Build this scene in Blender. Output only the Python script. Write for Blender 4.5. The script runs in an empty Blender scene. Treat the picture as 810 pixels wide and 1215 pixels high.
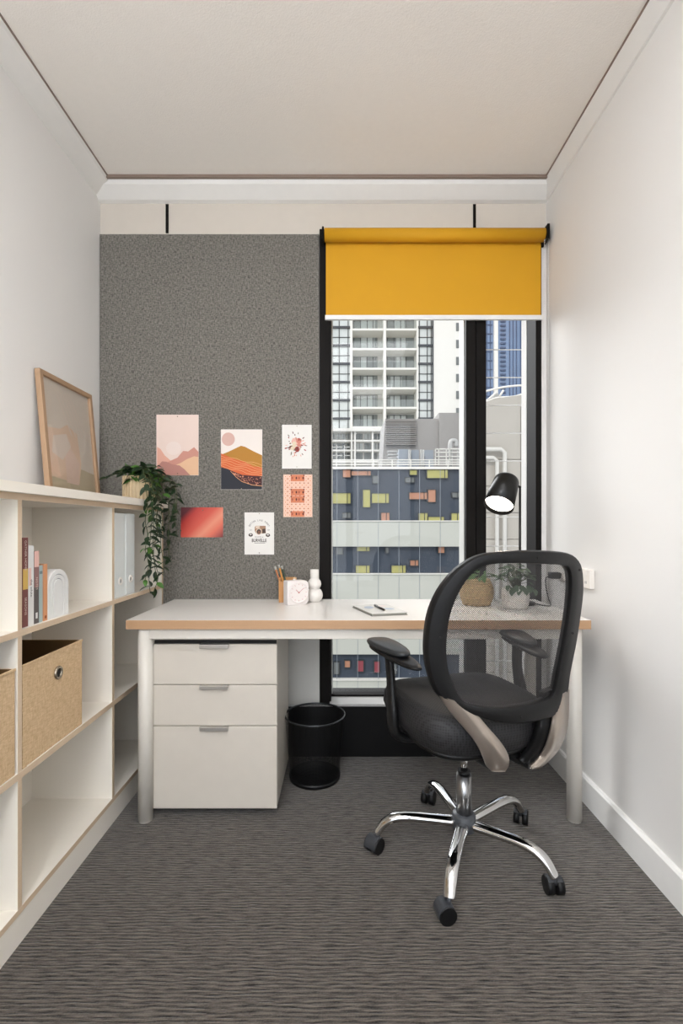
import bpy, math, random
from mathutils import Vector, Matrix
random.seed(7)
S = bpy.context.scene
COL = S.collection
PI = math.pi
F = 574.0; CX = 405.0; CY = 625.0; CH = 1.074      # focal length and horizon of an 810x1215 frame, eye height

# ---------------------------------------------------------------- camera, world, lights, exposure
cd = bpy.data.cameras.new('camera'); cam = bpy.data.objects.new('camera', cd); COL.objects.link(cam)
cam.location = (0, 0, CH); cam.rotation_euler = (PI / 2, 0, 0)
cd.sensor_fit = 'VERTICAL'; cd.sensor_height = 36; cd.sensor_width = 24
cd.lens = F / 1215 * 36; cd.shift_y = 17.5 / 1215; cd.clip_start = 0.02; cd.clip_end = 600
S.camera = cam
S.view_settings.view_transform = 'Standard'; S.view_settings.look = 'None'
S.view_settings.gamma = 1; S.view_settings.use_curve_mapping = False
S.view_settings.exposure = 0.32
w = bpy.data.worlds.new('overcast'); S.world = w; w.use_nodes = True
bg = w.node_tree.nodes['Background']; bg.inputs[0].default_value = (0.93, 0.965, 1, 1); bg.inputs[1].default_value = .98
sd = bpy.data.lights.new('sun', 'SUN'); sun = bpy.data.objects.new('sun', sd); COL.objects.link(sun)
sd.energy = 1.0; sd.angle = 0.15; sd.color = (1, .97, .92)
sun.rotation_euler = (math.radians(52), 0, math.radians(-25))        # from behind the building, onto the facades opposite
s2 = bpy.data.lights.new('hazy_sun', 'SUN'); sun2 = bpy.data.objects.new('hazy_sun', s2); COL.objects.link(sun2)
s2.energy = 2.5; s2.angle = math.radians(38); s2.color = (.97, .985, 1)
sun2.rotation_euler = Vector((.50, -.80, -.46)).to_track_quat('-Z', 'Y').to_euler()     # veiled low sun left of the towers, through the window
def area(name, loc, rot, sx, sy, e, col=(1, 1, 1), portal=False):
    d = bpy.data.lights.new(name, 'AREA'); d.shape = 'RECTANGLE'; d.size = sx; d.size_y = sy; d.energy = e; d.color = col
    o = bpy.data.objects.new(name, d); COL.objects.link(o); o.location = loc; o.rotation_euler = rot
    if portal: d.cycles.is_portal = True
    return o
area('window_portal', (.41, 2.40, 1.3), (-PI / 2, 0, 0), .98, 2.2, 1, portal=True)
area('ceiling_fill', (-.05, .55, 2.60), (0, 0, 0), 1.2, .55, 9, (.97, .98, 1))  # this and the rear one: unseen fill lights added to brighten the interior
area('ceiling_fill_rear', (-.05, -.7, 2.60), (0, 0, 0), 1.2, .55, 9, (.97, .98, 1))

# ---------------------------------------------------------------- materials
def lin(c):
    return tuple((x / 12.92 if x <= .04045 else ((x + .055) / 1.055) ** 2.4) for x in [v / 255 for v in c])
def mat(name, rgb, rough=.5, metal=0, var=0, scale=20, bump=0, bscale=None, stretch=(1, 1, 1), emit=0, coat=0, spec=.5):
    """rgb in sRGB 0..255; var = brightness variation by noise; bump = relief strength"""
    m = bpy.data.materials.new(name); m.use_nodes = True
    nt = m.node_tree; b = nt.nodes['Principled BSDF']; c = lin(rgb)
    b.inputs['Base Color'].default_value = (*c, 1); b.inputs['Roughness'].default_value = rough
    b.inputs['Metallic'].default_value = metal; b.inputs['Specular IOR Level'].default_value = spec
    if coat: b.inputs['Coat Weight'].default_value = coat
    if emit:
        b.inputs['Emission Color'].default_value = (*c, 1); b.inputs['Emission Strength'].default_value = emit
    tc = nt.nodes.new('ShaderNodeTexCoord'); mp = nt.nodes.new('ShaderNodeMapping')
    mp.inputs['Scale'].default_value = stretch; nt.links.new(tc.outputs['Object'], mp.inputs[0])
    n = nt.nodes.new('ShaderNodeTexNoise'); n.inputs['Scale'].default_value = scale; n.inputs['Detail'].default_value = 4
    nt.links.new(mp.outputs[0], n.inputs[0])
    v = var if var else .03
    mx = nt.nodes.new('ShaderNodeMix'); mx.data_type = 'RGBA'
    mx.inputs[6].default_value = (*[x * (1 - v) for x in c], 1); mx.inputs[7].default_value = (*[min(1, x * (1 + v)) for x in c], 1)
    nt.links.new(n.outputs[0], mx.inputs[0]); nt.links.new(mx.outputs[2], b.inputs['Base Color'])
    if bump:
        n2 = nt.nodes.new('ShaderNodeTexNoise'); n2.inputs['Scale'].default_value = bscale or scale * 3; n2.inputs['Detail'].default_value = 3
        nt.links.new(mp.outputs[0], n2.inputs[0])
        bp = nt.nodes.new('ShaderNodeBump'); bp.inputs['Strength'].default_value = bump; bp.inputs['Distance'].default_value = .002
        nt.links.new(n2.outputs[0], bp.inputs['Height']); nt.links.new(bp.outputs[0], b.inputs['Normal'])
    return m
def N(nt, t, **k):
    n = nt.nodes.new(t)
    for a, v in k.items(): setattr(n, a, v)
    return n

def glass_mat(name, tint=(1, 1, 1), f=1.0):
    m = bpy.data.materials.new(name); m.use_nodes = True; nt = m.node_tree
    for n in list(nt.nodes): nt.nodes.remove(n)
    o = N(nt, 'ShaderNodeOutputMaterial'); t = N(nt, 'ShaderNodeBsdfTransparent'); g = N(nt, 'ShaderNodeBsdfGlossy')
    t.inputs[0].default_value = (*tint, 1); g.inputs['Roughness'].default_value = .02
    fw = N(nt, 'ShaderNodeLayerWeight'); fw.inputs[0].default_value = .5
    fr = N(nt, 'ShaderNodeMath', operation='POWER'); fr.inputs[1].default_value = 5; nt.links.new(fw.outputs['Facing'], fr.inputs[0])
    mu = N(nt, 'ShaderNodeMath', operation='MULTIPLY_ADD'); mu.inputs[1].default_value = .6 * f; mu.inputs[2].default_value = .035 * f
    nt.links.new(fr.outputs[0], mu.inputs[0]); mx = N(nt, 'ShaderNodeMixShader')
    nt.links.new(mu.outputs[0], mx.inputs[0]); nt.links.new(t.outputs[0], mx.inputs[1]); nt.links.new(g.outputs[0], mx.inputs[2])
    nt.links.new(mx.outputs[0], o.inputs[0]); return m

def carpet_mat():
    m = bpy.data.materials.new('ribbed_carpet'); m.use_nodes = True; nt = m.node_tree; b = nt.nodes['Principled BSDF']; L = nt.links.new
    tc = N(nt, 'ShaderNodeTexCoord')
    def noise(sc, scale, det):
        mp = N(nt, 'ShaderNodeMapping'); mp.inputs['Scale'].default_value = sc; L(tc.outputs['Object'], mp.inputs[0])
        n = N(nt, 'ShaderNodeTexNoise'); n.inputs['Scale'].default_value = scale; n.inputs['Detail'].default_value = det
        L(mp.outputs[0], n.inputs[0]); return n
    warp = noise((1, 3, 1), 9, 2)
    sep = N(nt, 'ShaderNodeSeparateXYZ'); L(tc.outputs['Object'], sep.inputs[0])
    ma = N(nt, 'ShaderNodeMath', operation='MULTIPLY_ADD'); ma.inputs[1].default_value = .016; L(warp.outputs[0], ma.inputs[0]); L(sep.outputs['Y'], ma.inputs[2])
    fr = N(nt, 'ShaderNodeMath', operation='MULTIPLY'); fr.inputs[1].default_value = 2 * PI / .0105; L(ma.outputs[0], fr.inputs[0])
    sn = N(nt, 'ShaderNodeMath', operation='SINE'); L(fr.outputs[0], sn.inputs[0])
    dash = noise((1, 14, 1), 22, 3); fine = noise((1, 1, 1), 260, 2)
    a1 = N(nt, 'ShaderNodeMath', operation='MULTIPLY_ADD'); a1.inputs[1].default_value = .12; L(sn.outputs[0], a1.inputs[0]); L(dash.outputs[0], a1.inputs[2])
    a2 = N(nt, 'ShaderNodeMath', operation='MULTIPLY_ADD'); a2.inputs[1].default_value = .25; L(fine.outputs[0], a2.inputs[0]); L(a1.outputs[0], a2.inputs[2])
    r = N(nt, 'ShaderNodeValToRGB'); L(a2.outputs[0], r.inputs[0])
    e = r.color_ramp.elements
    e[0].position = .38; e[0].color = (*lin((22, 20, 18)), 1); e[1].position = .82; e[1].color = (*lin((108, 100, 91)), 1)
    e2 = r.color_ramp.elements.new(.56); e2.color = (*lin((70, 65, 60)), 1)
    L(r.outputs[0], b.inputs['Base Color']); b.inputs['Roughness'].default_value = .95; b.inputs['Specular IOR Level'].default_value = .15; b.inputs['Sheen Weight'].default_value = .4; b.inputs['Sheen Roughness'].default_value = .4
    bp = N(nt, 'ShaderNodeBump'); bp.inputs['Strength'].default_value = .7; bp.inputs['Distance'].default_value = .004
    L(a2.outputs[0], bp.inputs['Height']); L(bp.outputs[0], b.inputs['Normal']); return m

def weave_mat(name, c1, c2, sx, sz, rough=.9, bump=.5, lo=.35, hi=.65, axis='XZ', st=6):
    """woven cloth: two stretched noises crossing"""
    m = bpy.data.materials.new(name); m.use_nodes = True; nt = m.node_tree; b = nt.nodes['Principled BSDF']; L = nt.links.new
    tc = N(nt, 'ShaderNodeTexCoord'); outs = []
    for k, s in enumerate((sx, sz)):
        mp = N(nt, 'ShaderNodeMapping')
        v = {'XZ': ((st, 1, 1), (1, 1, st)), 'YZ': ((1, 6, 1), (1, 1, 6)), 'XY': ((6, 1, 1), (1, 6, 1))}[axis][k]
        mp.inputs['Scale'].default_value = v; L(tc.outputs['Object'], mp.inputs[0])
        n = N(nt, 'ShaderNodeTexNoise'); n.inputs['Scale'].default_value = s; n.inputs['Detail'].default_value = 5; n.inputs['Roughness'].default_value = .6
        L(mp.outputs[0], n.inputs[0]); outs.append(n)
    ad = N(nt, 'ShaderNodeMath', operation='ADD'); L(outs[0].outputs[0], ad.inputs[0]); L(outs[1].outputs[0], ad.inputs[1])
    hf = N(nt, 'ShaderNodeMath', operation='MULTIPLY'); hf.inputs[1].default_value = .5; L(ad.outputs[0], hf.inputs[0])
    r = N(nt, 'ShaderNodeValToRGB'); L(hf.outputs[0], r.inputs[0]); e = r.color_ramp.elements
    e[0].position = lo; e[0].color = (*lin(c1), 1); e[1].position = hi; e[1].color = (*lin(c2), 1)
    L(r.outputs[0], b.inputs['Base Color']); b.inputs['Roughness'].default_value = rough; b.inputs['Specular IOR Level'].default_value = .2
    bp = N(nt, 'ShaderNodeBump'); bp.inputs['Strength'].default_value = bump; bp.inputs['Distance'].default_value = .001
    L(hf.outputs[0], bp.inputs['Height']); L(bp.outputs[0], b.inputs['Normal']); return m

def dot_mat(name, c1, c2, pitch, rough=.6):
    """spacer-mesh upholstery: rows of small dark holes"""
    m = bpy.data.materials.new(name); m.use_nodes = True; nt = m.node_tree; b = nt.nodes['Principled BSDF']; L = nt.links.new
    tc = N(nt, 'ShaderNodeTexCoord'); mp = N(nt, 'ShaderNodeMapping'); mp.inputs['Scale'].default_value = (1 / pitch,) * 3
    mp.inputs['Rotation'].default_value = (0, 0, .785)
    L(tc.outputs['Object'], mp.inputs[0]); v = N(nt, 'ShaderNodeTexVoronoi'); v.inputs['Scale'].default_value = 1; v.inputs['Randomness'].default_value = .05
    L(mp.outputs[0], v.inputs['Vector']); r = N(nt, 'ShaderNodeValToRGB'); L(v.outputs['Distance'], r.inputs[0]); e = r.color_ramp.elements
    e[0].position = .3; e[0].color = (*lin(c1), 1); e[1].position = .5; e[1].color = (*lin(c2), 1)
    L(r.outputs[0], b.inputs['Base Color']); b.inputs['Roughness'].default_value = rough
    bp = N(nt, 'ShaderNodeBump'); bp.inputs['Strength'].default_value = .6; bp.inputs['Distance'].default_value = .0015
    L(v.outputs['Distance'], bp.inputs['Height']); L(bp.outputs[0], b.inputs['Normal']); return m

def gradient_mat(name, stops, dirv, off, rough=.5):
    m = bpy.data.materials.new(name); m.use_nodes = True; nt = m.node_tree; b = nt.nodes['Principled BSDF']; L = nt.links.new
    tc = N(nt, 'ShaderNodeTexCoord'); d = N(nt, 'ShaderNodeVectorMath', operation='DOT_PRODUCT'); d.inputs[1].default_value = dirv
    L(tc.outputs['Generated'], d.inputs[0]); ad = N(nt, 'ShaderNodeMath', operation='ADD'); ad.inputs[1].default_value = off; L(d.outputs['Value'], ad.inputs[0])
    r = N(nt, 'ShaderNodeValToRGB'); L(ad.outputs[0], r.inputs[0]); e = r.color_ramp.elements
    e[0].position = stops[0][0]; e[0].color = (*lin(stops[0][1]), 1); e[1].position = stops[-1][0]; e[1].color = (*lin(stops[-1][1]), 1)
    for p, c in stops[1:-1]:
        q = e.new(p); q.color = (*lin(c), 1)
    L(r.outputs[0], b.inputs['Base Color']); b.inputs['Roughness'].default_value = rough; return m

M = dict(
    wall=mat('painted_wall', (228, 225, 221), .7, scale=1.5, bump=.08, bscale=150),
    ceiling=mat('textured_ceiling', (238, 232, 224), .9, var=.02, scale=40, bump=.5, bscale=220),
    cornice=mat('cornice_paint', (228, 225, 220), .6),
    gap=mat('shadow_line_trim', (140, 122, 110), .5, metal=.3),
    base=mat('skirting_paint', (232, 230, 226), .4),
    black=mat('black_window_frame', (19, 16, 14), .6, spec=.12),
    dado=mat('black_dado', (10, 9, 9), .6, spec=.25),
    ledge=mat('grey_sill_paint', (196, 194, 190), .4),
    channel=mat('light_glazing_channel', (205, 205, 200), .5),
    felt=weave_mat('grey_felt', (74, 72, 67), (140, 135, 127), 75, 85, lo=.38, hi=.62, bump=.6, st=3),
    whiteboard=mat('white_infill_board', (208, 205, 198), .5),
    blind=mat('yellow_blind_fabric', (204, 148, 8), .75, var=.04, scale=8, bump=.1, bscale=900),
    whitemetal=mat('white_metal', (226, 224, 220), .35),
    chrome=mat('polished_chrome', (225, 225, 225), .07, metal=1),
    lam=mat('white_laminate', (241, 234, 222), .35, scale=3),
    ply=mat('plywood_edge', (214, 190, 162), .5, var=.08, scale=30, stretch=(1, 1, 12)),
    desktop=mat('white_desktop', (236, 232, 226), .3, scale=3),
    deskedge=mat('oak_edge_band', (184, 146, 110), .5, var=.1, scale=14, stretch=(.6, 6, 20)),
    desksteel=mat('white_powder_coat', (218, 212, 202), .4),
    ped=mat('white_pedestal_steel', (208, 200, 188), .38),
    dark=mat('dark_gap', (25, 23, 22), .8),
    pull=mat('nickel_pull', (188, 184, 178), .4, metal=.8),
    wire=mat('black_wire_mesh', (16, 16, 17), .45, metal=.3),
    rim=mat('dark_rim', (60, 62, 64), .25, metal=.6),
    plastic=mat('black_plastic', (15, 15, 16), .42, spec=.35, bump=.1, bscale=600),
    padp=mat('grey_black_arm_pad', (40, 42, 44), .35),
    gunmetal=mat('grey_hood_plastic', (58, 60, 64), .35),
    silver=mat('champagne_silver', (190, 178, 166), .28, metal=.75),
    seat=dot_mat('black_spacer_mesh', (3, 3, 3), (38, 37, 39), .0075),
    mesh=mat('black_back_mesh', (48, 46, 46), .6),
    oak=mat('oak_frame', (170, 138, 108), .5, var=.12, scale=12, stretch=(2, 2, .5)),
    wood=mat('honey_wood', (196, 142, 86), .5, var=.1, scale=20, stretch=(3, 3, .6)),
    paper=mat('paper', (226, 222, 216), .7),
    glass=glass_mat('clear_glass', f=.45), pglass=glass_mat('picture_glass', f=1.2),
    linen=weave_mat('beige_linen', (192, 160, 122), (226, 198, 160), 60, 60, axis='YZ', lo=.36, hi=.64),
    linendark=mat('brown_bin_lining', (98, 70, 34), .9),
    nickel=mat('nickel_ring', (170, 160, 145), .25, metal=.9),
    leaf=mat('dark_green_leaf', (30, 52, 26), .45, var=.35, scale=12),
    leaf2=mat('bright_green_leaf', (70, 112, 40), .45, var=.3, scale=15),
    stem=mat('green_stem', (70, 80, 40), .6),
    variegated=mat('grey_green_leaf', (74, 96, 70), .45, var=.6, scale=60),
    potwood=mat('slatted_pale_pot', (196, 174, 140), .7, var=.12, scale=30, stretch=(4, 4, .3)),
    potwhite=mat('white_ceramic', (226, 221, 214), .45),
    wicker=mat('woven_seagrass', (196, 168, 124), .8, var=.25, scale=45),
    soil=mat('soil', (50, 38, 28), .95),
    whiteplastic=mat('white_plastic', (232, 226, 218), .4),
    lamp=mat('black_lamp_metal', (26, 25, 24), .3, metal=.5),
)
FLOOR = carpet_mat()

# ---------------------------------------------------------------- geometry helpers
class MB:
    def __init__(s): s.v = []; s.f = []; s.m = []; s.cur = 0; s.sm = []
    def add(s, vs, fs, smooth=False):
        o = len(s.v); s.v += [Vector(p) for p in vs]
        for f in fs: s.f.append([i + o for i in f]); s.m.append(s.cur); s.sm.append(smooth)
        return s
    def box(s, x0, y0, z0, x1, y1, z1, fm=None):
        """fm: {face: material index}, faces -x +x -y +y -z +z = 0..5"""
        vs = [(x, y, z) for x in (x0, x1) for y in (y0, y1) for z in (z0, z1)]
        fs = [(0, 1, 3, 2), (4, 6, 7, 5), (0, 4, 5, 1), (2, 3, 7, 6), (0, 2, 6, 4), (1, 5, 7, 3)]
        o = len(s.v); s.v += [Vector(p) for p in vs]
        for k, f in enumerate(fs):
            s.f.append([i + o for i in f]); s.m.append((fm or {}).get(k, s.cur)); s.sm.append(False)
        return s
    def bar(s, p0, p1, wx, wy, up=(0, 0, 1)):
        """rectangular bar between two points"""
        p0, p1 = Vector(p0), Vector(p1); d = (p1 - p0).normalized(); u = Vector(up)
        a = d.cross(u); a = a.normalized() if a.length > 1e-4 else Vector((1, 0, 0)); b = a.cross(d)
        vs = [p + a * sx * wx / 2 + b * sy * wy / 2 for p in (p0, p1) for sx, sy in ((-1, -1), (1, -1), (1, 1), (-1, 1))]
        return s.add(vs, [(3, 2, 1, 0), (4, 5, 6, 7), (0, 1, 5, 4), (1, 2, 6, 5), (2, 3, 7, 6), (3, 0, 4, 7)])
    def tube(s, pts, r, n=10, closed=False, flat=1.0, caps=True):
        pts = [Vector(p) for p in pts]; k = len(pts)
        rs = r if isinstance(r, (list, tuple)) else [r] * k
        ref = None; vs = []
        for i, p in enumerate(pts):
            a = pts[(i - 1) % k] if (closed or i) else p; b = pts[(i + 1) % k] if (closed or i < k - 1) else p
            t = (b - a).normalized()
            if ref is None: ref = t.orthogonal().normalized() if abs(t.z) > .9 else Vector((0, 0, 1)).cross(t).normalized()
            ref = (ref - t * ref.dot(t)).normalized(); q = t.cross(ref)
            vs += [p + (ref * math.cos(2 * PI * j / n) + q * math.sin(2 * PI * j / n) * flat) * rs[i] for j in range(n)]
        fs = []
        for i in range(k if closed else k - 1):
            i2 = (i + 1) % k
            fs += [(i * n + j, i * n + (j + 1) % n, i2 * n + (j + 1) % n, i2 * n + j) for j in range(n)]
        s.add(vs, fs, True)
        if caps and not closed:
            o = len(s.v) - len(vs)
            s.f.append([o + j for j in range(n)][::-1]); s.m.append(s.cur); s.sm.append(False)
            s.f.append([o + (k - 1) * n + j for j in range(n)]); s.m.append(s.cur); s.sm.append(False)
        return s
    def cyl(s, p0, p1, r0, r1=None, n=24, caps=True):
        return s.tube([p0, p1], [r0, r0 if r1 is None else r1], n, caps=caps)
    def lathe(s, prof, c=(0, 0, 0), n=32, smooth=True):
        c = Vector(c); vs = []
        for r, z in prof: vs += [c + Vector((max(r, 1e-5) * math.cos(2 * PI * j / n), max(r, 1e-5) * math.sin(2 * PI * j / n), z)) for j in range(n)]
        fs = [(i * n + j, i * n + (j + 1) % n, (i + 1) * n + (j + 1) % n, (i + 1) * n + j) for i in range(len(prof) - 1) for j in range(n)]
        return s.add(vs, fs, smooth)
    def prism(s, a, b):
        """two matching outlines (lists of points) joined: caps and sides"""
        n = len(a)
        return s.add(list(a) + list(b), [list(range(n))[::-1], list(range(n, 2 * n))] + [(i, (i + 1) % n, n + (i + 1) % n, n + i) for i in range(n)])
    def ball(s, c, rx, ry, rz, nu=20, nv=12):
        prof = [(math.sin(PI * i / nv), -math.cos(PI * i / nv)) for i in range(nv + 1)]
        o = len(s.v); s.lathe(prof, (0, 0, 0), nu)
        for i in range(o, len(s.v)):
            p = s.v[i]; s.v[i] = Vector((c[0] + p.x * rx, c[1] + p.y * ry, c[2] + p.z * rz))
        return s
    def xf(s, m, start=0):
        for i in range(start, len(s.v)): s.v[i] = m @ s.v[i]
        return s
    def mesh(s, name, mats):
        me = bpy.data.meshes.new(name); me.from_pydata([tuple(v) for v in s.v], [], s.f)
        for m in (mats if isinstance(mats, (list, tuple)) else [mats]): me.materials.append(M[m] if isinstance(m, str) else m)
        me.polygons.foreach_set('material_index', s.m); me.polygons.foreach_set('use_smooth', s.sm); me.update()
        return me
    def build(s, name, mats, parent=None, local=False, bevel=0, label=None, seg=2):
        """verts are in world coordinates unless local; they are moved into the parent's frame"""
        if parent is not None and not local:
            inv = INV[parent.name]
            for i in range(len(s.v)): s.v[i] = inv @ s.v[i]
        o = bpy.data.objects.new(name, s.mesh(name, mats)); COL.objects.link(o)
        if parent is not None:
            o.parent = parent; INV[o.name] = INV[parent.name]
        else: INV[o.name] = Matrix.Identity(4)
        if bevel:
            b = o.modifiers.new('bevel', 'BEVEL'); b.width = bevel; b.segments = seg; b.limit_method = 'ANGLE'
        if label: o['label'] = label
        return o
INV = {}
def thing(name, label, cat, loc=(0, 0, 0), rz=0, group=None, kind=None):
    o = bpy.data.objects.new(name, None); COL.objects.link(o); o.location = loc; o.rotation_euler = (0, 0, rz); o.empty_display_size = .1
    INV[o.name] = (Matrix.Translation(loc) @ Matrix.Rotation(rz, 4, 'Z')).inverted()
    if label: o['label'] = label
    if cat: o['category'] = cat
    if group: o['group'] = group
    if kind: o['kind'] = kind
    return o
def tag(o, label, cat, group=None):
    o['label'] = label; o['category'] = cat
    if group: o['group'] = group
    return o
def struct(o): o['kind'] = 'structure'; return o
def W(px, py, d): return Vector(((px - CX) * d / F, d, CH - (py - CY) * d / F))
def PX(px, d): return (px - CX) * d / F
def PZ(py, d): return CH - (py - CY) * d / F
def smooth_path(pts, n=6):
    P = [Vector(p) for p in pts]; P = [P[0] * 2 - P[1]] + P + [P[-1] * 2 - P[-2]]; out = []
    for i in range(1, len(P) - 2):
        for k in range(n):
            t = k / n
            out.append(.5 * ((2 * P[i]) + (P[i + 1] - P[i - 1]) * t + (2 * P[i - 1] - 5 * P[i] + 4 * P[i + 1] - P[i + 2]) * t * t + (3 * P[i] - P[i - 1] - 3 * P[i + 1] + P[i + 2]) * t ** 3))
    out.append(P[-2]); return out

# ================================================================ ROOM
XL, XR, HC, YW, YF = -1.126, .955, 2.644, 2.26, -1.6
struct(MB().box(XL - .1, YF - .1, -.1, XR + .1, YW + .02, 0).build('floor', FLOOR))
struct(MB().box(XL - .1, YF - .1, HC + .008, XR + .1, YW + .3, HC + .12).build('ceiling', 'ceiling'))
struct(MB().box(XL - .1, YF, 0, XL, YW, HC + .008).build('wall_left', 'wall'))
struct(MB().box(XR, YF, 0, XR + .1, YW + .02, HC + .008).build('wall_right', 'wall'))
FX0 = PX(379, YW)
# unseen side behind the camera: glowing partition and door panes added as frontal fill
struct(MB().box(XL - .1, YF - .1, 2.46, XR + .1, YF, HC + .008).box(XL - .1, YF - .1, 0, XR + .1, YF, .12).build('wall_front', 'wall'))
fr_ = mat('fill_glow_glass', (240, 246, 255), .5, emit=1.5)
gp = thing('fill_partition', None, None, (-.45, YF, .12), kind='structure')
MB().box(XL, YF - .05, .12, .08, YF - .04, 2.46).build('fill_pane', fr_, gp)
MB().box(XL, YF - .06, .12, XL + .04, YF, 2.46).box(.06, YF - .06, .12, .10, YF, 2.46).build('window_frame', 'black', gp)
dr = thing('door_1', None, None, (.52, YF, .12), kind='structure')
MB().box(.14, YF - .05, .16, .91, YF - .04, 2.42).build('fill_pane', fr_, dr)
MB().box(.10, YF - .06, .12, .15, YF, 2.46).box(.91, YF - .06, .12, XR, YF, 2.46).build('door_frame', 'black', dr)
MB().cyl((.19, YF - .04, 1), (.19, YF + .02, 1), .01).cyl((.19, YF + .02, 1), (.31, YF + .02, 1), .009).build('door_handle', 'chrome', dr)
# back wall: strip above window and panel, solid wall behind the felt, lower infill, black dado
wb = thing('wall_back', None, None, (0, YW, 0), kind='structure')
MB().box(XL - .1, YW, 2.425, XR + .1, YW + .25, HC + .008).build('upper_wall', mat('shade_toned_wall', (206, 197, 185), .7), wb)  # same wall, its colour darkened for the shade under the cornice
MB().box(XL - .1, YW, .25, FX0, YW + .25, 2.425).build('wall_body', 'wall', wb)
MB().box(XL, YW - .012, .25, FX0, YW, .72).build('infill_board', 'whiteboard', wb)
MB().box(XL - .1, YW, -.1, XR + .1, YW + .25, .238).build('black_dado', 'dado', wb)
MB().box(XR - .022, YW, .25, XR + .1, YW + .25, 2.425).build('window_reveal', 'wall', wb)
struct(MB().box(XL, YW - .012, .238, XR, YW + .15, .25).build('trim_4', 'ledge', bevel=.002))
# cornice around the ceiling
def cornice(name, a, b):
    struct(MB().prism(a, b).build(name, 'cornice'))
zb, zt = 2.583, HC + .002
cornice('trim_1', [(XL, YW, zb), (XL, YW, zt), (XL, YW - .08, zt), (XL, YW - .072, zt - .022), (XL, YW - .02, zb + .005)],
        [(XR, YW, zb), (XR, YW, zt), (XR, YW - .08, zt), (XR, YW - .072, zt - .022), (XR, YW - .02, zb + .005)])
def side(name, x, s, p, zb):
    q = lambda y: [(x, y, zb), (x, y, zt), (x + s * p, y, zt), (x + s * (p - .006), y, zt - .012), (x + s * .008, y, zb + .003)]
    cornice(name, q(YF), q(YW - .02))
side('trim_2', XL, 1, .075, 2.60)
side('trim_3', XR, -1, .035, 2.585)
g = MB().box(XL, YW - .094, HC - .004, XR - .03, YW - .08, HC + .009)  # brown trim strips stand in for the shadow line at the ceiling edge
struct(g.build('trim_5', 'gap', bevel=.001))
struct(MB().box(XR - .039, YF, HC + .002, XR - .035, YW - .09, HC + .009).build('trim_6', 'gap'))
struct(MB().box(XL + .075, YF, HC + .002, XL + .079, YW - .09, HC + .009).build('trim_7', 'gap'))
# skirting
bb = lambda y: [(XR, y, 0), (XR - .014, y, 0), (XR - .014, y, .098), (XR - .009, y, .106), (XR, y, .107)]
struct(MB().prism(bb(YF), bb(YW)).build('baseboard_right', 'base'))
struct(MB().box(XL, YF, 0, XL + .014, -.32, .107).build('baseboard_left', 'base', bevel=.003))

# unseen glowing globes added behind the camera to brighten ceiling and walls
for k, (x, y) in enumerate(((-.82, -.75), (-.36, -.75))):
    o = thing('fill_globe', ('added fill-light globe behind the camera, by the bookshelf side', 'added fill-light globe behind the camera, nearer the middle')[k], 'lamp', (x, y, 1.9), group='added fill-light globes')
    MB().ball((x, y, 1.95), .14, .14, .14).build('globe', mat('fill_glow_opal', (243, 248, 255), .5, emit=28), o)
    MB().cyl((x, y, 2.08), (x, y, HC), .004, n=8).build('cord', 'lamp', o)

# window
win = thing('window_1', None, None, (.41, YW, .25), kind='structure')
mx0, mx1 = PX(552.5, YW), PX(577, YW); jx = PX(624, YW + .115); jr = XR - .022
MB().box(FX0, YW - .01, .25, PX(391, YW), YW + .13, 2.46).box(PX(391, YW) - .004, YW + .02, .25, PX(391, YW) + .006, YW + .12, 2.42).build('jamb', 'black', win, bevel=.002)
MB().box(mx0, YW - .004, .25, PX(564, YW), YW + .11, 2.42).box(PX(565, YW), YW + .004, .25, mx1, YW + .11, 2.42).build('mullion', 'black', win, bevel=.002)
MB().box(jx, YW - .004, .25, jr, YW + .12, 2.42).build('jamb', 'black', win, bevel=.002)
MB().box(FX0, YW + .09, .25, jr, YW + .13, .258).build('bottom_rail', 'black', win)
MB().box(FX0, YW + .09, 2.40, jr, YW + .13, 2.46).build('head_rail', 'black', win)
MB().box(mx0 - .0035, YW + .03, .25, mx0, YW + .115, 2.42).build('glazing_channel', 'channel', win)
MB().box(jx - .0018, YW + .108, .25, jx, YW + .1165, 2.42).build('glazing_channel', 'channel', win)
MB().box(PX(391, YW) + .006, YW + .105, .258, PX(391, YW) + .012, YW + .115, 2.42).build('glazing_channel', 'channel', win)
MB().box(PX(391, YW), YW + .117, .256, mx0, YW + .121, 2.41).build('pane', 'glass', win)
MB().box(mx1, YW + .117, .256, jx, YW + .121, 2.41).build('pane', 'glass', win)
# horizontal wires outside the narrow pane
ws = thing('wire_screen', 'thin pale horizontal wires just outside the narrow right-hand pane', 'screen', (.9, 2.66, .3))
for y in (415, 448, 481, 514, 547, 580, 613.5, 648, 682, 716, 750, 784): MB().cyl((.70, 2.66, PZ(y, 2.66)), (1.08, 2.66, PZ(y, 2.66)), .0028, n=8).build('wire', 'whitemetal', ws)
for x in (.70, 1.08): MB().box(x - .006, 2.65, -.2, x + .006, 2.67, 2.6).build('wire_post', 'channel', ws)

# felt panel with two hanger straps
fp = thing('felt_panel', 'large dark grey felt pinboard panel covering the wall left of the window', 'panel', (-.6, YW, .72))
MB().box(XL + .002, 2.25 - .002, .70, FX0 - .002, YW, PZ(278, 2.25)).build('felt_board', 'felt', fp, bevel=.002)
for px, lab in ((198.5, 'black strap hook above the grey felt panel'), (562.5, 'black strap hook above the yellow blind')):
    x = PX(px, YW)
    o = MB().box(x - .0065, YW - .006, PZ(277, YW), x + .0065, YW, PZ(243, YW)).build('strap_hook', 'black', bevel=.001)
    tag(o, lab, 'hook')

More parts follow.
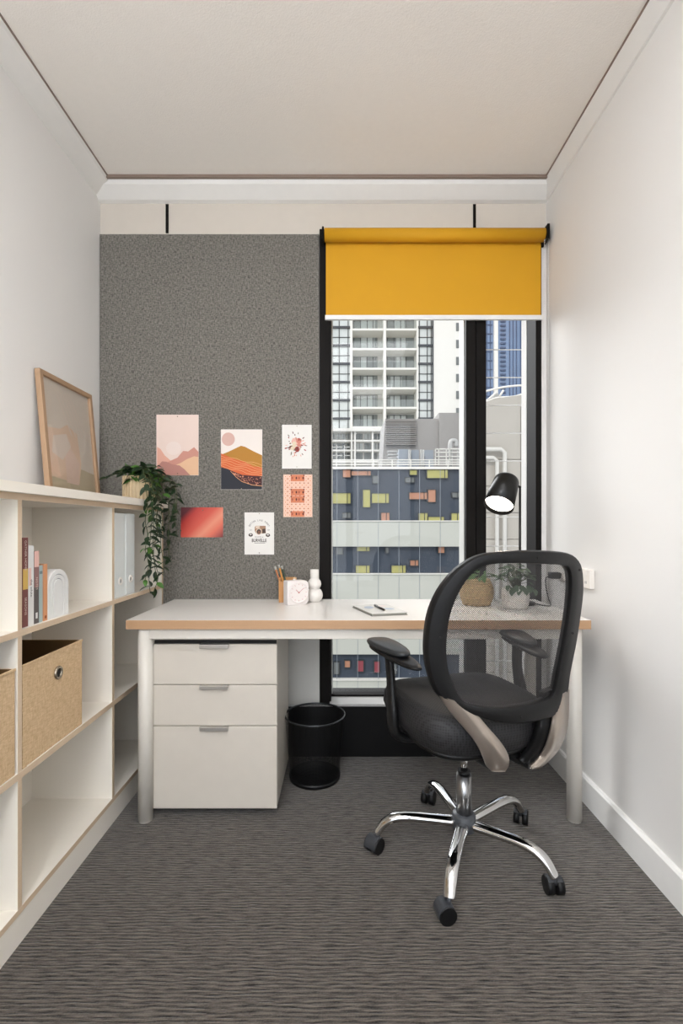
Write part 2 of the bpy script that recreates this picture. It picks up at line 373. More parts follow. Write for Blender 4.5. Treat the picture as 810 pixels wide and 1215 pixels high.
# ---------------------------------------------------------------- pinned prints
def sheet_thing(name, label, px0, py0, px1, py1, sheetmat='paper', group=None, pins=((.5, .03),), cat='print'):
    d = 2.2472
    o = thing(name, label, cat, W((px0 + px1) / 2, py1, d), group=group)
    MB().box(PX(px0, d), d, PZ(py1, d), PX(px1, d), d + .0007, PZ(py0, d)).build('sheet', sheetmat, o)
    for u, v in pins:
        p = W(px0 + u * (px1 - px0), py0 + v * (py1 - py0), d - .001)
        MB().cyl(p + Vector((0, .001, 0)), p - Vector((0, .004, 0)), .0026, .0018, n=10).build('pin', 'nickel', o)
    return o
def flat(mb, pts, k, lay):
    """one printed shape: polygon in frame pixels on the sheet, layer lay"""
    d = 2.2472 - .00008 * (lay + 1); mb.cur = k
    a = [W(x, y, d) for x, y in pts]
    mb.add(a, [list(range(len(a)))])
def disc(mb, cx, cy, rx, ry, k, lay, n=20, rot=0):
    flat(mb, [(cx + rx * math.cos(2 * PI * i / n) * math.cos(rot) - ry * math.sin(2 * PI * i / n) * math.sin(rot),
               cy + rx * math.cos(2 * PI * i / n) * math.sin(rot) + ry * math.sin(2 * PI * i / n) * math.cos(rot)) for i in range(n)], k, lay)
def cmat(name, rgb): return mat(name, rgb, .7)
def Z4(x, y): return (180 + x / 5.786, 480 + y / 5.786)      # coordinates read off an enlargement of the wall
p = sheet_thing('desert_print', 'blush desert mountain print, leftmost and topmost of the pinned sheets', 185.5, 492, 235.5, 564, cmat('blush_paper', (222, 200, 188)), pins=((.5, .03), (.5, .97)))
q = MB()
flat(q, [Z4(*a) for a in ((36, 290), (36, 480), (320, 480), (320, 340), (205, 330), (130, 385), (90, 350))], 5, 0)
flat(q, [Z4(*a) for a in ((36, 290), (60, 305), (90, 350), (130, 385), (130, 480), (36, 480))], 0, 1)
flat(q, [Z4(*a) for a in ((100, 400), (130, 385), (175, 365), (215, 318), (250, 322), (290, 292), (320, 325), (320, 480), (110, 480))], 1, 2)
flat(q, [Z4(*a) for a in ((150, 420), (200, 400), (240, 375), (290, 355), (320, 360), (320, 484), (190, 484))], 2, 3)
flat(q, [Z4(*a) for a in ((36, 430), (70, 390), (100, 392), (140, 410), (190, 418), (225, 445), (265, 486), (36, 486))], 3, 4)
for k in range(9):
    a = [(70 + k * 20, 300 - k * 0), (60, 10)]
disc(q, *Z4(150, 300), 9, 8, 4, 0)
q.build('printed_picture', [cmat('clay_pink', (214, 160, 140)), cmat('rose_hill', (196, 138, 122)), cmat('sand_hill', (220, 178, 142)), cmat('mauve_hill', (178, 124, 112)), cmat('pale_sun', (224, 206, 196)), cmat('blush_sky', (222, 200, 188))], p)
p = sheet_thing('sunset_hills_print', 'print of ochre, orange and navy hills under a pink moon, on the felt panel', 262, 509.5, 311, 581, cmat('cream_paper', (228, 218, 210)), pins=((.5, .985),))
q = MB()
flat(q, [Z4(*a) for a in ((475, 345), (530, 322), (612, 283), (640, 290), (700, 322), (757, 348), (757, 480), (475, 420))], 0, 0)
flat(q, [Z4(*a) for a in ((475, 335), (510, 350), (570, 375), (640, 395), (700, 425), (757, 432), (757, 500), (640, 490), (560, 465), (475, 435))], 1, 1)
for j in range(6):
    ln = [(475 + 282 * t / 8, 352 + j * 14 + (60 + j * 2) * (t / 8) + 6 * math.sin(t * 1.7 + j)) for t in range(9)]
    flat(q, [Z4(a, b) for a, b in ln] + [Z4(a, b + 3) for a, b in ln[::-1]], 4, 2)
flat(q, [Z4(*a) for a in ((475, 430), (520, 442), (560, 460), (620, 483), (700, 490), (757, 492), (757, 583), (475, 583))], 2, 3)
flat(q, [Z4(*a) for a in ((540, 455), (620, 483), (700, 490), (757, 492), (757, 555), (690, 548), (620, 525), (580, 495))], 5, 4)
for j in range(90):
    t = random.random(); u = random.random(); x = 560 + 190 * t; y0 = 467 + 30 * min(1, t * 2.2); y1 = 480 + 72 * min(1, t * 1.7)
    disc(q, *Z4(x, y0 + (y1 - y0) * u), .42, .42, 6, 5, 5)
ln = [(540, 455), (580, 497), (620, 527), (690, 550), (757, 557)]
flat(q, [Z4(*a) for a in ln] + [Z4(a, b + 4) for a, b in ln[::-1]], 4, 6)
disc(q, *Z4(525, 238), 7.8, 8, 3, 0)
q.build('printed_picture', [cmat('ochre', (176, 122, 40)), cmat('burnt_orange', (206, 98, 52)), cmat('navy', (34, 36, 46)), cmat('pink_moon', (206, 168, 156)), cmat('gold_line', (222, 160, 110)), cmat('plum', (66, 30, 32)), cmat('speck', (224, 150, 120))], p)
p = sheet_thing('floral_print', 'small white print with a pink and red floral spray, top right on the panel', 334.5, 504, 369.5, 556, pins=((.5, .03), (.5, .96)))
q = MB()
disc(q, 351, 524, 5.5, 4.5, 1, 0); disc(q, 354.5, 523, 3.2, 3.2, 0, 1); disc(q, 347.5, 531, 4.5, 3.4, 3, 0); disc(q, 352.5, 533, 2.8, 3.4, 2, 2); disc(q, 355, 528, 3, 2, 0, 2); disc(q, 349, 526, 2.4, 2.2, 3, 3); disc(q, 352.7, 532.5, 1, 1.6, 5, 3)
for j in range(54):
    a = random.uniform(0, 2 * PI); r = random.uniform(5, 13.5); disc(q, 351.3 + r * math.cos(a), 527 + r * math.sin(a) * 1.15, random.uniform(.8, 1.7), random.uniform(.4, .85), random.choice((0, 1, 2, 4, 5, 4)), 4, 8, a)
q.build('printed_flowers', [cmat('coral', (206, 128, 110)), cmat('blossom', (224, 176, 160)), cmat('crimson', (150, 58, 50)), cmat('cream', (220, 204, 176)), cmat('sage', (120, 112, 92)), cmat('maroon', (104, 52, 44))], p)
p = sheet_thing('tile_print', 'small orange and cream patterned tile print beside the window frame', 336, 563, 370.5, 613.5, cmat('peach_paper', (228, 188, 166)), pins=())
q = MB()
for i in range(7):
    for j in range(10):
        cx, cy = 338.6 + i * 4.9, 565.6 + j * 5.05
        flat(q, [(cx - 2, cy), (cx, cy - 2), (cx + 2, cy), (cx, cy + 2)], 0, 0); flat(q, [(cx - .8, cy), (cx, cy - .8), (cx + .8, cy), (cx, cy + .8)], 2, 1)
        if i < 6 and j < 9: disc(q, cx + 2.45, cy + 2.5, .7, .7, 1, 1, 6)
for y0, y1 in ((563.3, 571), (580, 588), (588.6, 596.5), (606.5, 613)):
    flat(q, [(344.8, y0), (344.8, y1), (361, y1), (361, y0)], 3, 2)
    for x0 in (345.5, 353.5):
        for k in range(3): disc(q, x0 + 1.2 + k * 2.4, (y0 + y1) / 2 + (k % 2) * 1.2, 1, 1.6, (1, 2, 4)[k], 3, 8)
    for x0 in (345.2, 360.4): flat(q, [(x0 - .7, y0), (x0 - .7, y0 + 1.5), (x0 + .7, y0 + 1.5), (x0 + .7, y0)], 4, 4)
q.build('printed_tiles', [cmat('tile_cream', (232, 200, 180)), cmat('tile_rust', (166, 84, 62)), cmat('tile_orange', (216, 128, 84)), cmat('tile_ember', (204, 122, 88)), cmat('tile_brown', (98, 40, 30))], p)
p = sheet_thing('red_gradient_print', 'landscape print in glowing red and peach gradient, lower left on the panel', 214.5, 602, 264.5, 637.5,
                gradient_mat('red_glow', [(.0, (88, 26, 34)), (.14, (182, 52, 44)), (.42, (206, 84, 64)), (.62, (222, 140, 112)), (.78, (214, 104, 80)), (1, (120, 44, 46))], (.68, 0, -.5), .34), pins=((.52, .1),))
p = sheet_thing('camera_print', 'white print with a brown camera drawing and lettering, below the others', 290, 608, 325, 658, pins=((.5, .03), (.5, .96)))
q = MB(); K = lambda x, y: (285 + x / 18, 605 + y / 18)
flat(q, [K(*a) for a in ((310, 360), (335, 340), (540, 340), (545, 500), (470, 505), (330, 500), (305, 440))], 0, 0)
flat(q, [K(*a) for a in ((330, 345), (410, 345), (420, 380), (330, 400))], 1, 1)
flat(q, [K(*a) for a in ((470, 410), (535, 400), (538, 495), (470, 500))], 2, 1)
disc(q, *K(395, 465), 3.5, 3.9, 1, 2); disc(q, *K(397, 465), 2.7, 3.0, 2, 3); disc(q, *K(400, 475), 1.5, 1.7, 3, 4)
q.build('printed_camera', [cmat('camera_tan', (160, 126, 100)), cmat('camera_cream', (216, 196, 176)), cmat('camera_brown', (74, 58, 50)), cmat('lens', (120, 84, 66))], p)
def text_mesh(txt, size, mt, name, parent, mtx, bold=0.0):
    """lettering: built-in font turned into a mesh, placed by a world matrix"""
    cu = bpy.data.curves.new('lettering', 'FONT'); cu.body = txt; cu.size = size; cu.align_x = 'CENTER'; cu.offset = bold; cu.extrude = 0; cu.resolution_u = 3
    tmp = bpy.data.objects.new('lettering_tmp', cu); COL.objects.link(tmp)
    me = bpy.data.meshes.new_from_object(tmp.evaluated_get(bpy.context.evaluated_depsgraph_get()))
    bpy.data.objects.remove(tmp); me.transform(INV[parent.name] @ mtx); me.materials.clear(); me.materials.append(mt)
    o = bpy.data.objects.new(name, me); COL.objects.link(o); o.parent = parent; INV[o.name] = INV[parent.name]; return o
ink = cmat('brown_ink', (70, 56, 50))
for x, y in ((222, 535), (588, 540)):
    q = MB(); disc(q, *K(x, y), 2.6, 2.0, 0, 1); disc(q, *K(x, y - 8), 1.1, .8, 1, 2); q.build('printed_badge', [ink, 'paper'], p); RX = Matrix.Rotation(PI / 2, 4, 'X')
dpr = 2.2470
text_mesh('BURVELLE', .021, ink, 'lettering', p, Matrix.Translation(W(*K(402, 685), dpr)) @ RX @ Matrix.Diagonal((.74, 1, 1, 1)), .0006)
q = MB(); flat(q, [K(*a) for a in ((300, 703), (530, 703), (530, 712), (300, 712))], 0, 1); q.build('printed_rule', ink, p)
text_mesh('Fresh Brew', .0085, ink, 'lettering', p, Matrix.Translation(W(*K(402, 590), dpr)) @ RX)
for s_, x in (('EST', 225), ('1989', 598)): text_mesh(s_, .007, ink, 'lettering', p, Matrix.Translation(W(*K(x, 440), dpr)) @ RX)
arc = 'BETTER LIKE TODAY'
for i, ch in enumerate(arc):
    if ch == ' ': continue
    t = (i - (len(arc) - 1) / 2) / ((len(arc) - 1) / 2); a = t * 1.05
    q0 = W(*K(405 + 222 * math.sin(a), 460 - 222 * math.cos(a)), dpr)
    text_mesh(ch, .011, ink, 'lettering', p, Matrix.Translation(q0) @ Matrix.Rotation(a, 4, 'Y') @ RX)

# ---------------------------------------------------------------- roller blind
bl = thing('roller_blind', 'bright yellow roller blind half lowered over the window', 'blind', (.42, YW - .04, 2.34))
rd = YW - .045; rr = .029
xr0, xr1 = PX(385, rd), PX(645, rd); rz = PZ(279, rd)
MB().cyl((xr0, rd, rz), (xr1, rd, rz), rr, n=32).build('fabric_roll', 'blind', bl)
fx0, fx1 = PX(386.5, YW - .018), PX(641.5, YW - .018)
MB().box(fx0, YW - .0175, PZ(374, YW - .018), fx1, YW - .0165, rz).build('fabric', 'blind', bl)
MB().box(fx0 - .004, YW - .025, PZ(379.5, YW - .02), fx1 + .004, YW - .011, PZ(374, YW - .02)).build('bottom_rail', 'whitemetal', bl, bevel=.002)
MB().box(xr1 + .002, rd - .034, rz - .036, xr1 + .014, YW - .006, rz + .034).cyl((xr1 - .002, rd, rz), (xr1 + .004, rd, rz), .024).build('bracket', 'black', bl, bevel=.004)
MB().box(xr0 - .012, rd - .02, rz - .03, xr0 - .003, YW - .006, rz + .03).cyl((xr0 - .004, rd, rz), (xr0 + .002, rd, rz), .024).build('bracket', 'black', bl, bevel=.003)
ch = MB(); zc = rz - .03; cx = xr1 + .006
n = 74
for s_, xx in ((0, cx - .008), (1, cx + .010)):
    for k in range(n):
        z = zc - k * (zc - PZ(500, rd)) / n
        ch.ball((xx, rd - .012, z), .0024, .0024, .0024, 6, 4)
    ch.cyl((xx, rd - .012, zc), (xx, rd - .012, PZ(500, rd)), .0008, n=6)
c_ = ch.build('bead_chain', 'whitemetal', bl, label='white bead chain')

# ================================================================ BOOKSHELF
SX = -.826; SB = XL + .004
bs = thing('bookshelf', 'long low white bookshelf with plywood edges along the left wall', 'bookshelf', (-.97, 1, 0))
Y0, Y1 = -.30, 2.242
TAN = {1: 1}
def board(name, x0, y0, z0, x1, y1, z1, fm=TAN): return MB().box(x0, y0, z0, x1, y1, z1, fm).build(name, ['lam', 'ply'], bs)
divs = [-.2885, .2195, .7275, 1.2355, 1.7440]
board('top_board', SB, Y0 - .01, 1.160, SX + .022, Y1, 1.186, {})
board('case_top', SB, Y0, 1.143, SX, Y1, 1.160)
rows = [(.094, .425), (.443, .792), (.808, 1.143)]
board('shelf', SB, Y0, .792, SX, Y1, .808); board('shelf', SB, Y0, .425, SX, Y1, .443); board('bottom_board', SB, Y0, .078, SX, Y1, .094)
for y in divs:
    for a, b in rows: board('divider', SB, y, a, SX - .0005, y + .0165, b)
for a, b in rows: board('end_panel', SB, Y1 - .0165, a, SX - .0005, Y1, b)
MB().box(SB, Y0, .094, SB + .006, Y1, 1.143).build('back_panel', 'lam', bs)
MB().box(SB, Y0, 0, SX - .002, Y1, .078).build('plinth', 'lam', bs)

# fabric bins
def fabric_bin(y0, y1, lab):
    o = thing('fabric_bin', lab, 'storage bin', (SX - .14, (y0 + y1) / 2, .443), group='linen bins in the bookshelf')
    zt_ = .7135; x0, x1 = SB + .03, SX - .003; t = .005
    q = MB()
    q.box(x1 - t, y0, .4435, x1, y1, zt_, {0: 1}).box(x0, y0, .4435, x0 + t, y1, zt_, {1: 1}).box(x0 + t, y0, .4435, x1 - t, y0 + t, zt_, {3: 1}).box(x0 + t, y1 - t, .4435, x1 - t, y1, zt_, {2: 1}).box(x0 + t, y0 + t, .4435, x1 - t, y1 - t, .449, {5: 1})
    q.build('bin_body', ['linen', 'linendark'], o, bevel=.0015)
    b = MB(); b.box(x1 - .001, y0 - .001, zt_ - .006, x1 + .002, y1 + .001, zt_ + .001).build('hem', 'linen', o, bevel=.001)
    MB().box(x1, y0, .4435, x1 + .0015, y0 + .016, zt_ - .006).build('side_fold', 'linen', o)
    yc = (y0 + y1) / 2 + .012; zc_ = .648
    MB().tube([(x1 + .002, yc + .0155 * math.cos(a * PI / 12), zc_ + .0155 * math.sin(a * PI / 12)) for a in range(24)], .0045, 8, closed=True).build('grommet', 'nickel', o)
    MB().cyl((x1 - .001, yc, zc_), (x1 + .0012, yc, zc_), .0135, n=24).build('grommet_hole', 'dark', o)
fabric_bin(1.2565, 1.547, 'beige linen storage bin with metal grommet, in the middle row directly below the books')
fabric_bin(.935, 1.229, 'beige linen storage bin cut by the left edge of the frame')

# binders
for k, (a, b) in enumerate(((1.792, 1.874), (1.880, 1.962))):
    o = thing('lever_arch_file', ('white lever arch file beside the divider, left one of the two', 'white lever arch file nearer the trailing plant, right one of the two')[k], 'binder', (SX - .15, (a + b) / 2, .808), group='white files on the top shelf')
    MB().box(SX - .29, a, .808, SX - .012, b, 1.126).build('cover', mat('white_file_board', (226, 230, 228), .4), o, bevel=.003)
    yc = (a + b) / 2; 
    MB().tube([(SX - .0115, yc + .012 * math.cos(t * PI / 10), .868 + .012 * math.sin(t * PI / 10)) for t in range(20)], .0035, 8, closed=True).build('finger_ring', 'whiteplastic', o)
    MB().cyl((SX - .013, yc, .868), (SX - .0112, yc, .868), .0095, n=20).build('finger_hole', mat('file_hole_grey', (150, 148, 142), .8), o)

# books
def book(lab, y0, y1, h, dep, mats, extra=None):
    o = thing('book', lab, 'book', (SX - .1, (y0 + y1) / 2, .808), group='books standing on the top shelf')
    x1 = SX - .012; x0 = x1 - dep; z0 = .8082; t = .0015
    q = MB().box(x0, y0, z0, x1, y0 + t, z0 + h).box(x0, y1 - t, z0, x1, y1, z0 + h).box(x1 - t, y0 + t, z0, x1, y1 - t, z0 + h)
    q.build('cover', mats, o); MB().box(x0 + .004, y0 + t, z0 + .003, x1 - t, y1 - t, z0 + h - .003).build('page_block', 'paper', o)
    for nm, mt, a, b, ya, yb in (extra or ()):
        MB().box(x1 + .0001, y0 + (y1 - y0) * ya, z0 + h * a, x1 + .0006, y0 + (y1 - y0) * yb, z0 + h * b).build(nm, mt, o)
    return o, x1, (y0 + y1) / 2, z0
def spine_text(o, x1, yc, zc_, txt, size, mt):
    R_ = Matrix(((0, 0, 1, 0), (0, 1, 0, 0), (-1, 0, 0, 0), (0, 0, 0, 1)))     # reads downwards, faces +X
    text_mesh(txt, size, mt, 'lettering', o, Matrix.Translation((x1 + .0009, yc - size * .33, zc_)) @ R_)
mauve = cmat('maroon_cover', (122, 74, 70)); bw = cmat('white_cover', (228, 226, 222)); dk = cmat('dark_cover', (96, 88, 86)); pale = cmat('cream_ink', (222, 200, 190))
o, x1, yc, z0 = book('tall maroon book with a yellow picture band on its spine', 1.272, 1.294, .237, .17, mauve, (('picture_band', cmat('yellow_band', (222, 184, 100)), .42, .65, .05, .95),))
spine_text(o, x1, yc, z0 + .19, 'GATHER HOME', .0115, pale); spine_text(o, x1, yc, z0 + .055, 'SEASONS', .0115, pale)
o, x1, yc, z0 = book('white book with small black spine lettering, beside the maroon one', 1.296, 1.318, .215, .165, bw, (('pink_patch', cmat('pink_patch', (232, 196, 186)), .5, .72, .05, .5),))
spine_text(o, x1, yc, z0 + .10, 'the white', .0125, ink)
o, x1, yc, z0 = book('book with pink top and dark grey spine', 1.320, 1.340, .199, .16, dk, (('pink_band', cmat('soft_pink', (228, 184, 172)), .78, 1, 0, 1), ('mauve_band', cmat('mauve', (150, 112, 108)), .5, .78, 0, 1), ('spine_logo', bw, .07, .15, .3, .7)))
spine_text(o, x1, yc, z0 + .11, 'NOTES', .011, pale)
o, x1, yc, z0 = book('thin pale teal book, between the grey and orange ones', 1.342, 1.357, .158, .15, cmat('pale_teal', (170, 184, 182)), (('spine_band', cmat('slate', (120, 134, 138)), .85, .9, .1, .9),))
o, x1, yc, z0 = book('small orange book next to the white arch ornament', 1.361, 1.379, .160, .15, cmat('orange_cover', (216, 152, 108)), (('spine_emblem', cmat('rust_emblem', (150, 78, 40)), .04, .09, .3, .75),))
# arch ornament
ar = thing('arch_ornament', 'white rainbow-shaped arch ornament on the shelf at the end of the books', 'ornament', (SX - .03, 1.432, .808))
def archpts(x, r, hh, z0=.808, yc=1.434):
    pts = [(x, yc - r, z0)] + [(x, yc - r * math.cos(a * PI / 16), z0 + hh + r * math.sin(a * PI / 16)) for a in range(17)] + [(x, yc + r, z0)]
    return pts
arcm = mat('chalk_white', (232, 231, 228), .6); arcg = mat('arch_groove_grey', (120, 128, 132), .7)
for r0, r1 in ((.0525, .0385), (.0365, .0255), (.0235, 0)):
    hh = .088; a = archpts(SX - .012, r0, hh); 
    if r1: b = archpts(SX - .012, r1, hh)[::-1]
    else: b = []
    pts = a + b; q = MB(); off = Vector((-.03, 0, 0))
    if r1:
        n = len(a); A = [Vector(t) for t in a]; B = [Vector(t) for t in archpts(SX - .012, r1, hh)]
        vs = A + B + [t + off for t in A] + [t + off for t in B]
        fs = []
        for i in range(n - 1): fs += [(i, i + 1, n + i + 1, n + i), (2 * n + i, 3 * n + i, 3 * n + i + 1, 2 * n + i + 1), (i, 2 * n + i, 2 * n + i + 1, i + 1), (n + i, n + i + 1, 3 * n + i + 1, 3 * n + i)]
        fs += [(0, n, 3 * n, 2 * n), (n - 1, 3 * n - 1, 4 * n - 1, 2 * n - 1)]
        q.add(vs, fs)
    else: q.prism([Vector(t) for t in a], [Vector(t) + off for t in a])
    q.build('arch_band', arcm, ar, bevel=.001)
MB().prism([Vector(t) for t in archpts(SX - .0145, .0505, .088)], [Vector(t) for t in archpts(SX - .040, .05, .088)]).build('arch_back', arcg, ar)

# leaning picture
pw0, pw1 = 1.765, 2.135; zt_ = 1.652; xb = -1.080; xt = -1.121
pf = thing('framed_picture', 'oak-framed picture leaning against the left wall on top of the bookshelf', 'picture', (xb, 1.95, 1.186))
Hh = math.hypot(zt_ - 1.186, xt - xb); tilt = math.atan2(xb - xt, zt_ - 1.186)
mtx = Matrix.Translation((xb, 0, 1.187)) @ Matrix.Rotation(-tilt, 4, 'Y')      # local: z up the frame, +x towards the room
def pfb(name, mt, x0, y0, z0, x1, y1, z1, **k): return MB().box(x0, y0, z0, x1, y1, z1).xf(mtx).build(name, mt, pf, **k)
fwid = .018
for a in ((pw0, 0, pw1, fwid), (pw0, Hh - fwid, pw1, Hh), (pw0, fwid, pw0 + fwid, Hh - fwid), (pw1 - fwid, fwid, pw1, Hh - fwid)):
    pfb('frame_side', 'oak', 0, a[0], a[1], .02, a[2], a[3], bevel=.001)
pfb('backing', 'oak', .001, pw0 + .01, .01, .006, pw1 - .01, Hh - .01)
pfb('picture_sheet', cmat('pale_sand_print', (206, 194, 180)), .006, pw0 + .017, .017, .008, pw1 - .017, Hh - .017)
q = MB()
def pg(pts, k, lay): q.cur = k; q.add([(0.0083 + lay * .0002, pw0 + .017 + (pw1 - pw0 - .034) * u, .017 + (Hh - .034) * v) for u, v in pts], [list(range(len(pts)))])
pg([(0, 0), (1, 0), (1, .22), (.6, .26), (.3, .2), (0, .25)], 1, 0)
pg([(.02, .14), (.62, .1), (.7, .3), (.66, .58), (.45, .64), (.3, .58), (.02, .56)], 0, 1)
pg([(.35, .1), (.6, .09), (.66, .3), (.5, .42), (.36, .36)], 2, 2)
pg([(.1, .35), (.3, .3), (.5, .44), (.42, .55), (.15, .5)], 3, 3)
for k in range(5): pg([(.25 + k * .07, .95), (.27 + k * .07, .95), (.55 + k * .09, .55), (.53 + k * .09, .55)], 3, 1)
q.xf(mtx).build('printed_picture', [cmat('peach_wash', (214, 186, 162)), cmat('khaki_wash', (188, 174, 148)), cmat('blush_wash', (214, 188, 172)), cmat('chalk_wash', (212, 196, 182))], pf)
pfb('glass_pane', 'pglass', .0105, pw0 + .017, .017, .012, pw1 - .017, Hh - .017)

# ---------------------------------------------------------------- leaves
def leaf_mesh(name, L, Wd, mt, fold=.25, n=5):
    vs = []; fs = []
    for i in range(n + 1):
        t = i / n; wv = Wd * math.sin(PI * min(1, t * .93 + .05)) ** .8 * (1 - .35 * t) * (0 if i == n else 1); z = -fold * L * t * t
        vs += [(-wv, L * t, z + wv * .35), (0, L * t, z), (wv, L * t, z + wv * .35)]
    for i in range(n): fs += [(i * 3, i * 3 + 1, i * 3 + 4, i * 3 + 3), (i * 3 + 1, i * 3 + 2, i * 3 + 5, i * 3 + 4)]
    q = MB().add(vs, fs, True); return q.mesh(name, mt)
def put_leaf(me, parent, p, direction, roll=0, sc=1, extra=None):
    """place a leaf by world point p, growing along direction"""
    d = Vector(direction).normalized(); up = Vector((0, 0, 1)); x = d.cross(up); x = x.normalized() if x.length > .01 else Vector((1, 0, 0)); z = x.cross(d)
    R_ = Matrix((x, d, z)).transposed().to_4x4() @ Matrix.Rotation(roll, 4, 'Y')
    mw = Matrix.Translation(p) @ R_ @ Matrix.Scale(sc, 4)
    if extra is not None:                                        # past the limit of single leaves: joined foliage
        extra.add([mw @ v.co for v in me.vertices], [tuple(f.vertices) for f in me.polygons], True); return None
    o = bpy.data.objects.new('leaf', me); COL.objects.link(o); o.parent = parent
    o.matrix_basis = INV[parent.name] @ mw; return o
vine = thing('trailing_plant', 'dark green trailing plant in a pale slatted pot on the bookshelf end', 'plant', (-.885, 2.12, 1.186))
pc = Vector((-.885, 2.12, 1.186)); PR = .066
MB().lathe([(PR * .9, .002), (PR, .004), (PR, .105), (PR - .006, .105), (PR - .006, .09), (0, .09)], pc).lathe([(0, .002), (PR * .9, .002)], pc).build('pot', 'potwood', vine)
for k in range(30):
    a = 2 * PI * k / 30; c_, s_ = math.cos(a), math.sin(a)
    MB().bar(pc + Vector((c_ * (PR + .001), s_ * (PR + .001), .003)), pc + Vector((c_ * (PR + .001), s_ * (PR + .001), .106)), .009, .004, up=(c_, s_, 0)).build('slat', 'potwood', vine)
lm = [leaf_mesh('vine_leaf', .040, .0115, 'leaf'), leaf_mesh('vine_leaf_light', .036, .0115, 'leaf2')]
stems = MB(); nl = 0; FOL = MB()
def strand(pts, every=.020, spread=1.0, big=1.0):
    global nl
    P = smooth_path(pts, 8); stems.tube(P, .0013, 5)
    acc = 0; side_ = 1
    for i in range(1, len(P)):
        acc += (P[i] - P[i - 1]).length
        while acc > every:
            acc -= every; side_ = -side_; nl += 1
            t = (P[i] - P[i - 1]).normalized(); a = random.uniform(0, 2 * PI)
            d = Vector((math.cos(a), math.sin(a) * .6, 0)) * spread + Vector((side_ * .5, -.3, random.uniform(-.55, .25))) + t * .25
            q_ = P[i].copy()
            put_leaf(lm[0 if random.random() < .8 else 1], vine, q_, d, random.uniform(-.8, .8), big * random.uniform(.7, 1.15), None if nl <= 290 else FOL)
top = pc + Vector((0, 0, .10))
# bushy crown
for k in range(17):
    a = 2 * PI * k / 17 + random.uniform(-.2, .2); r = random.uniform(.07, .135)
    if k % 2: a = random.uniform(-1.9, .3)
    e_ = top + Vector((math.cos(a) * r * 1.1, math.sin(a) * r * .8, random.uniform(-.035, .055)))
    if e_.y > 2.215: e_.y = 2.215
    strand([top + Vector((0, 0, -.01)), top + Vector((math.cos(a) * r * .5, math.sin(a) * r * .4, .04)), e_], .0135, 1.0, 1.2)
strand([top, top + Vector((.06, -.02, .03)), top + Vector((.15, -.03, -.01)), top + Vector((.18, -.03, -.04))], .014)
strand([top, top + Vector((-.05, -.03, .03)), top + Vector((-.10, -.05, .005)), top + Vector((-.13, -.05, -.005))], .016)
# hanging strands in front of the shelf edge
hx = SX + .036
for (dx, y, zend, wob) in ((.0, 1.955, .83, .012), (.005, 1.99, .755, .010), (.01, 2.03, .775, .012), (.0, 2.07, .84, .014), (.01, 2.11, .82, .01), (.015, 2.15, .86, .012), (.05, 2.14, 1.02, .012), (.01, 2.01, .95, .012), (.07, 2.10, 1.07, .01), (.0, 2.09, 1.00, .01), (.02, 1.97, 1.04, .01)):
    x = hx + dx; pts = [top, Vector(((top.x + x) / 2, (top.y + y) / 2, top.z + .035)), Vector((x, y, 1.235))]
    z = 1.16
    while z > zend: pts.append(Vector((x + random.uniform(-wob, wob), y + random.uniform(-wob, wob), z))); z -= .06
    strand(pts, .023 if zend < .9 else .018, .9)
FOL.build('foliage', 'leaf', vine)['kind'] = 'stuff'
stems.build('stems', 'stem', vine)['kind'] = 'stuff'

# ================================================================ DESK
dk_ = thing('desk', 'white desk with oak edge band and round white legs under the window', 'desk', (.06, 2, 0))
DX0, DX1, DY0, DY1, DZ = -.775, .897, 1.738, 2.246, .738
MB().box(DX0, DY0, DZ - .033, DX1, DY1, DZ, {2: 1, 0: 1, 1: 1}).build('tabletop', ['desktop', 'deskedge'], dk_, bevel=.0012)
for x in (-.717, .852):
    for y in (1.772, 2.19):
        MB().cyl((x, y, .006), (x, y, DZ - .034), .0262, n=28).cyl((x, y, 0), (x, y, .008), .024, n=28).build('leg', 'desksteel', dk_)
for y in (1.755, 2.17): MB().box(-.702, y, .666, .838, y + .025, DZ - .034).build('apron', 'desksteel', dk_, bevel=.002)
for x in (-.73, .839): MB().box(x, 1.79, .666, x + .025, 2.17, DZ - .034).build('apron', 'desksteel', dk_, bevel=.002)

# pedestal
pd = thing('drawer_pedestal', 'white three-drawer pedestal on castors under the left end of the desk', 'drawer unit', (-.465, 1.98, 0))
px0, px1 = PX(180.5, 1.785), PX(328.5, 1.785)
MB().box(px0, 1.805, .034, px1, 2.17, .657).build('carcass', 'ped', pd, bevel=.002)
MB().box(px0 + .004, 1.797, .04, px1 - .004, 1.805, .652).build('recess', 'dark', pd)
for (zb_, zt_) in ((.4925, .640), (.3405, .4895), (.034, .3375)):
    dd = MB().box(px0, 1.785, zb_, px1, 1.802, zt_).build('drawer', 'ped', pd, bevel=.0018)
    h0, h1 = PX(237.5, 1.785), PX(271.5, 1.785)
    hd = MB().box(h0, 1.772, zt_ - .0, h1, 1.80, zt_ + .0022).box(h0, 1.770, zt_ - .012, h1, 1.773, zt_ + .0022).build('handle', 'pull', dd, bevel=.0008)
for x in (px0 + .04, px1 - .04):
    for y in (1.85, 2.12):
        MB().cyl((x - .012, y, .019), (x + .012, y, .019), .019, n=18).box(x - .014, y - .01, .02, x + .014, y + .012, .036).build('castor', 'plastic', pd)

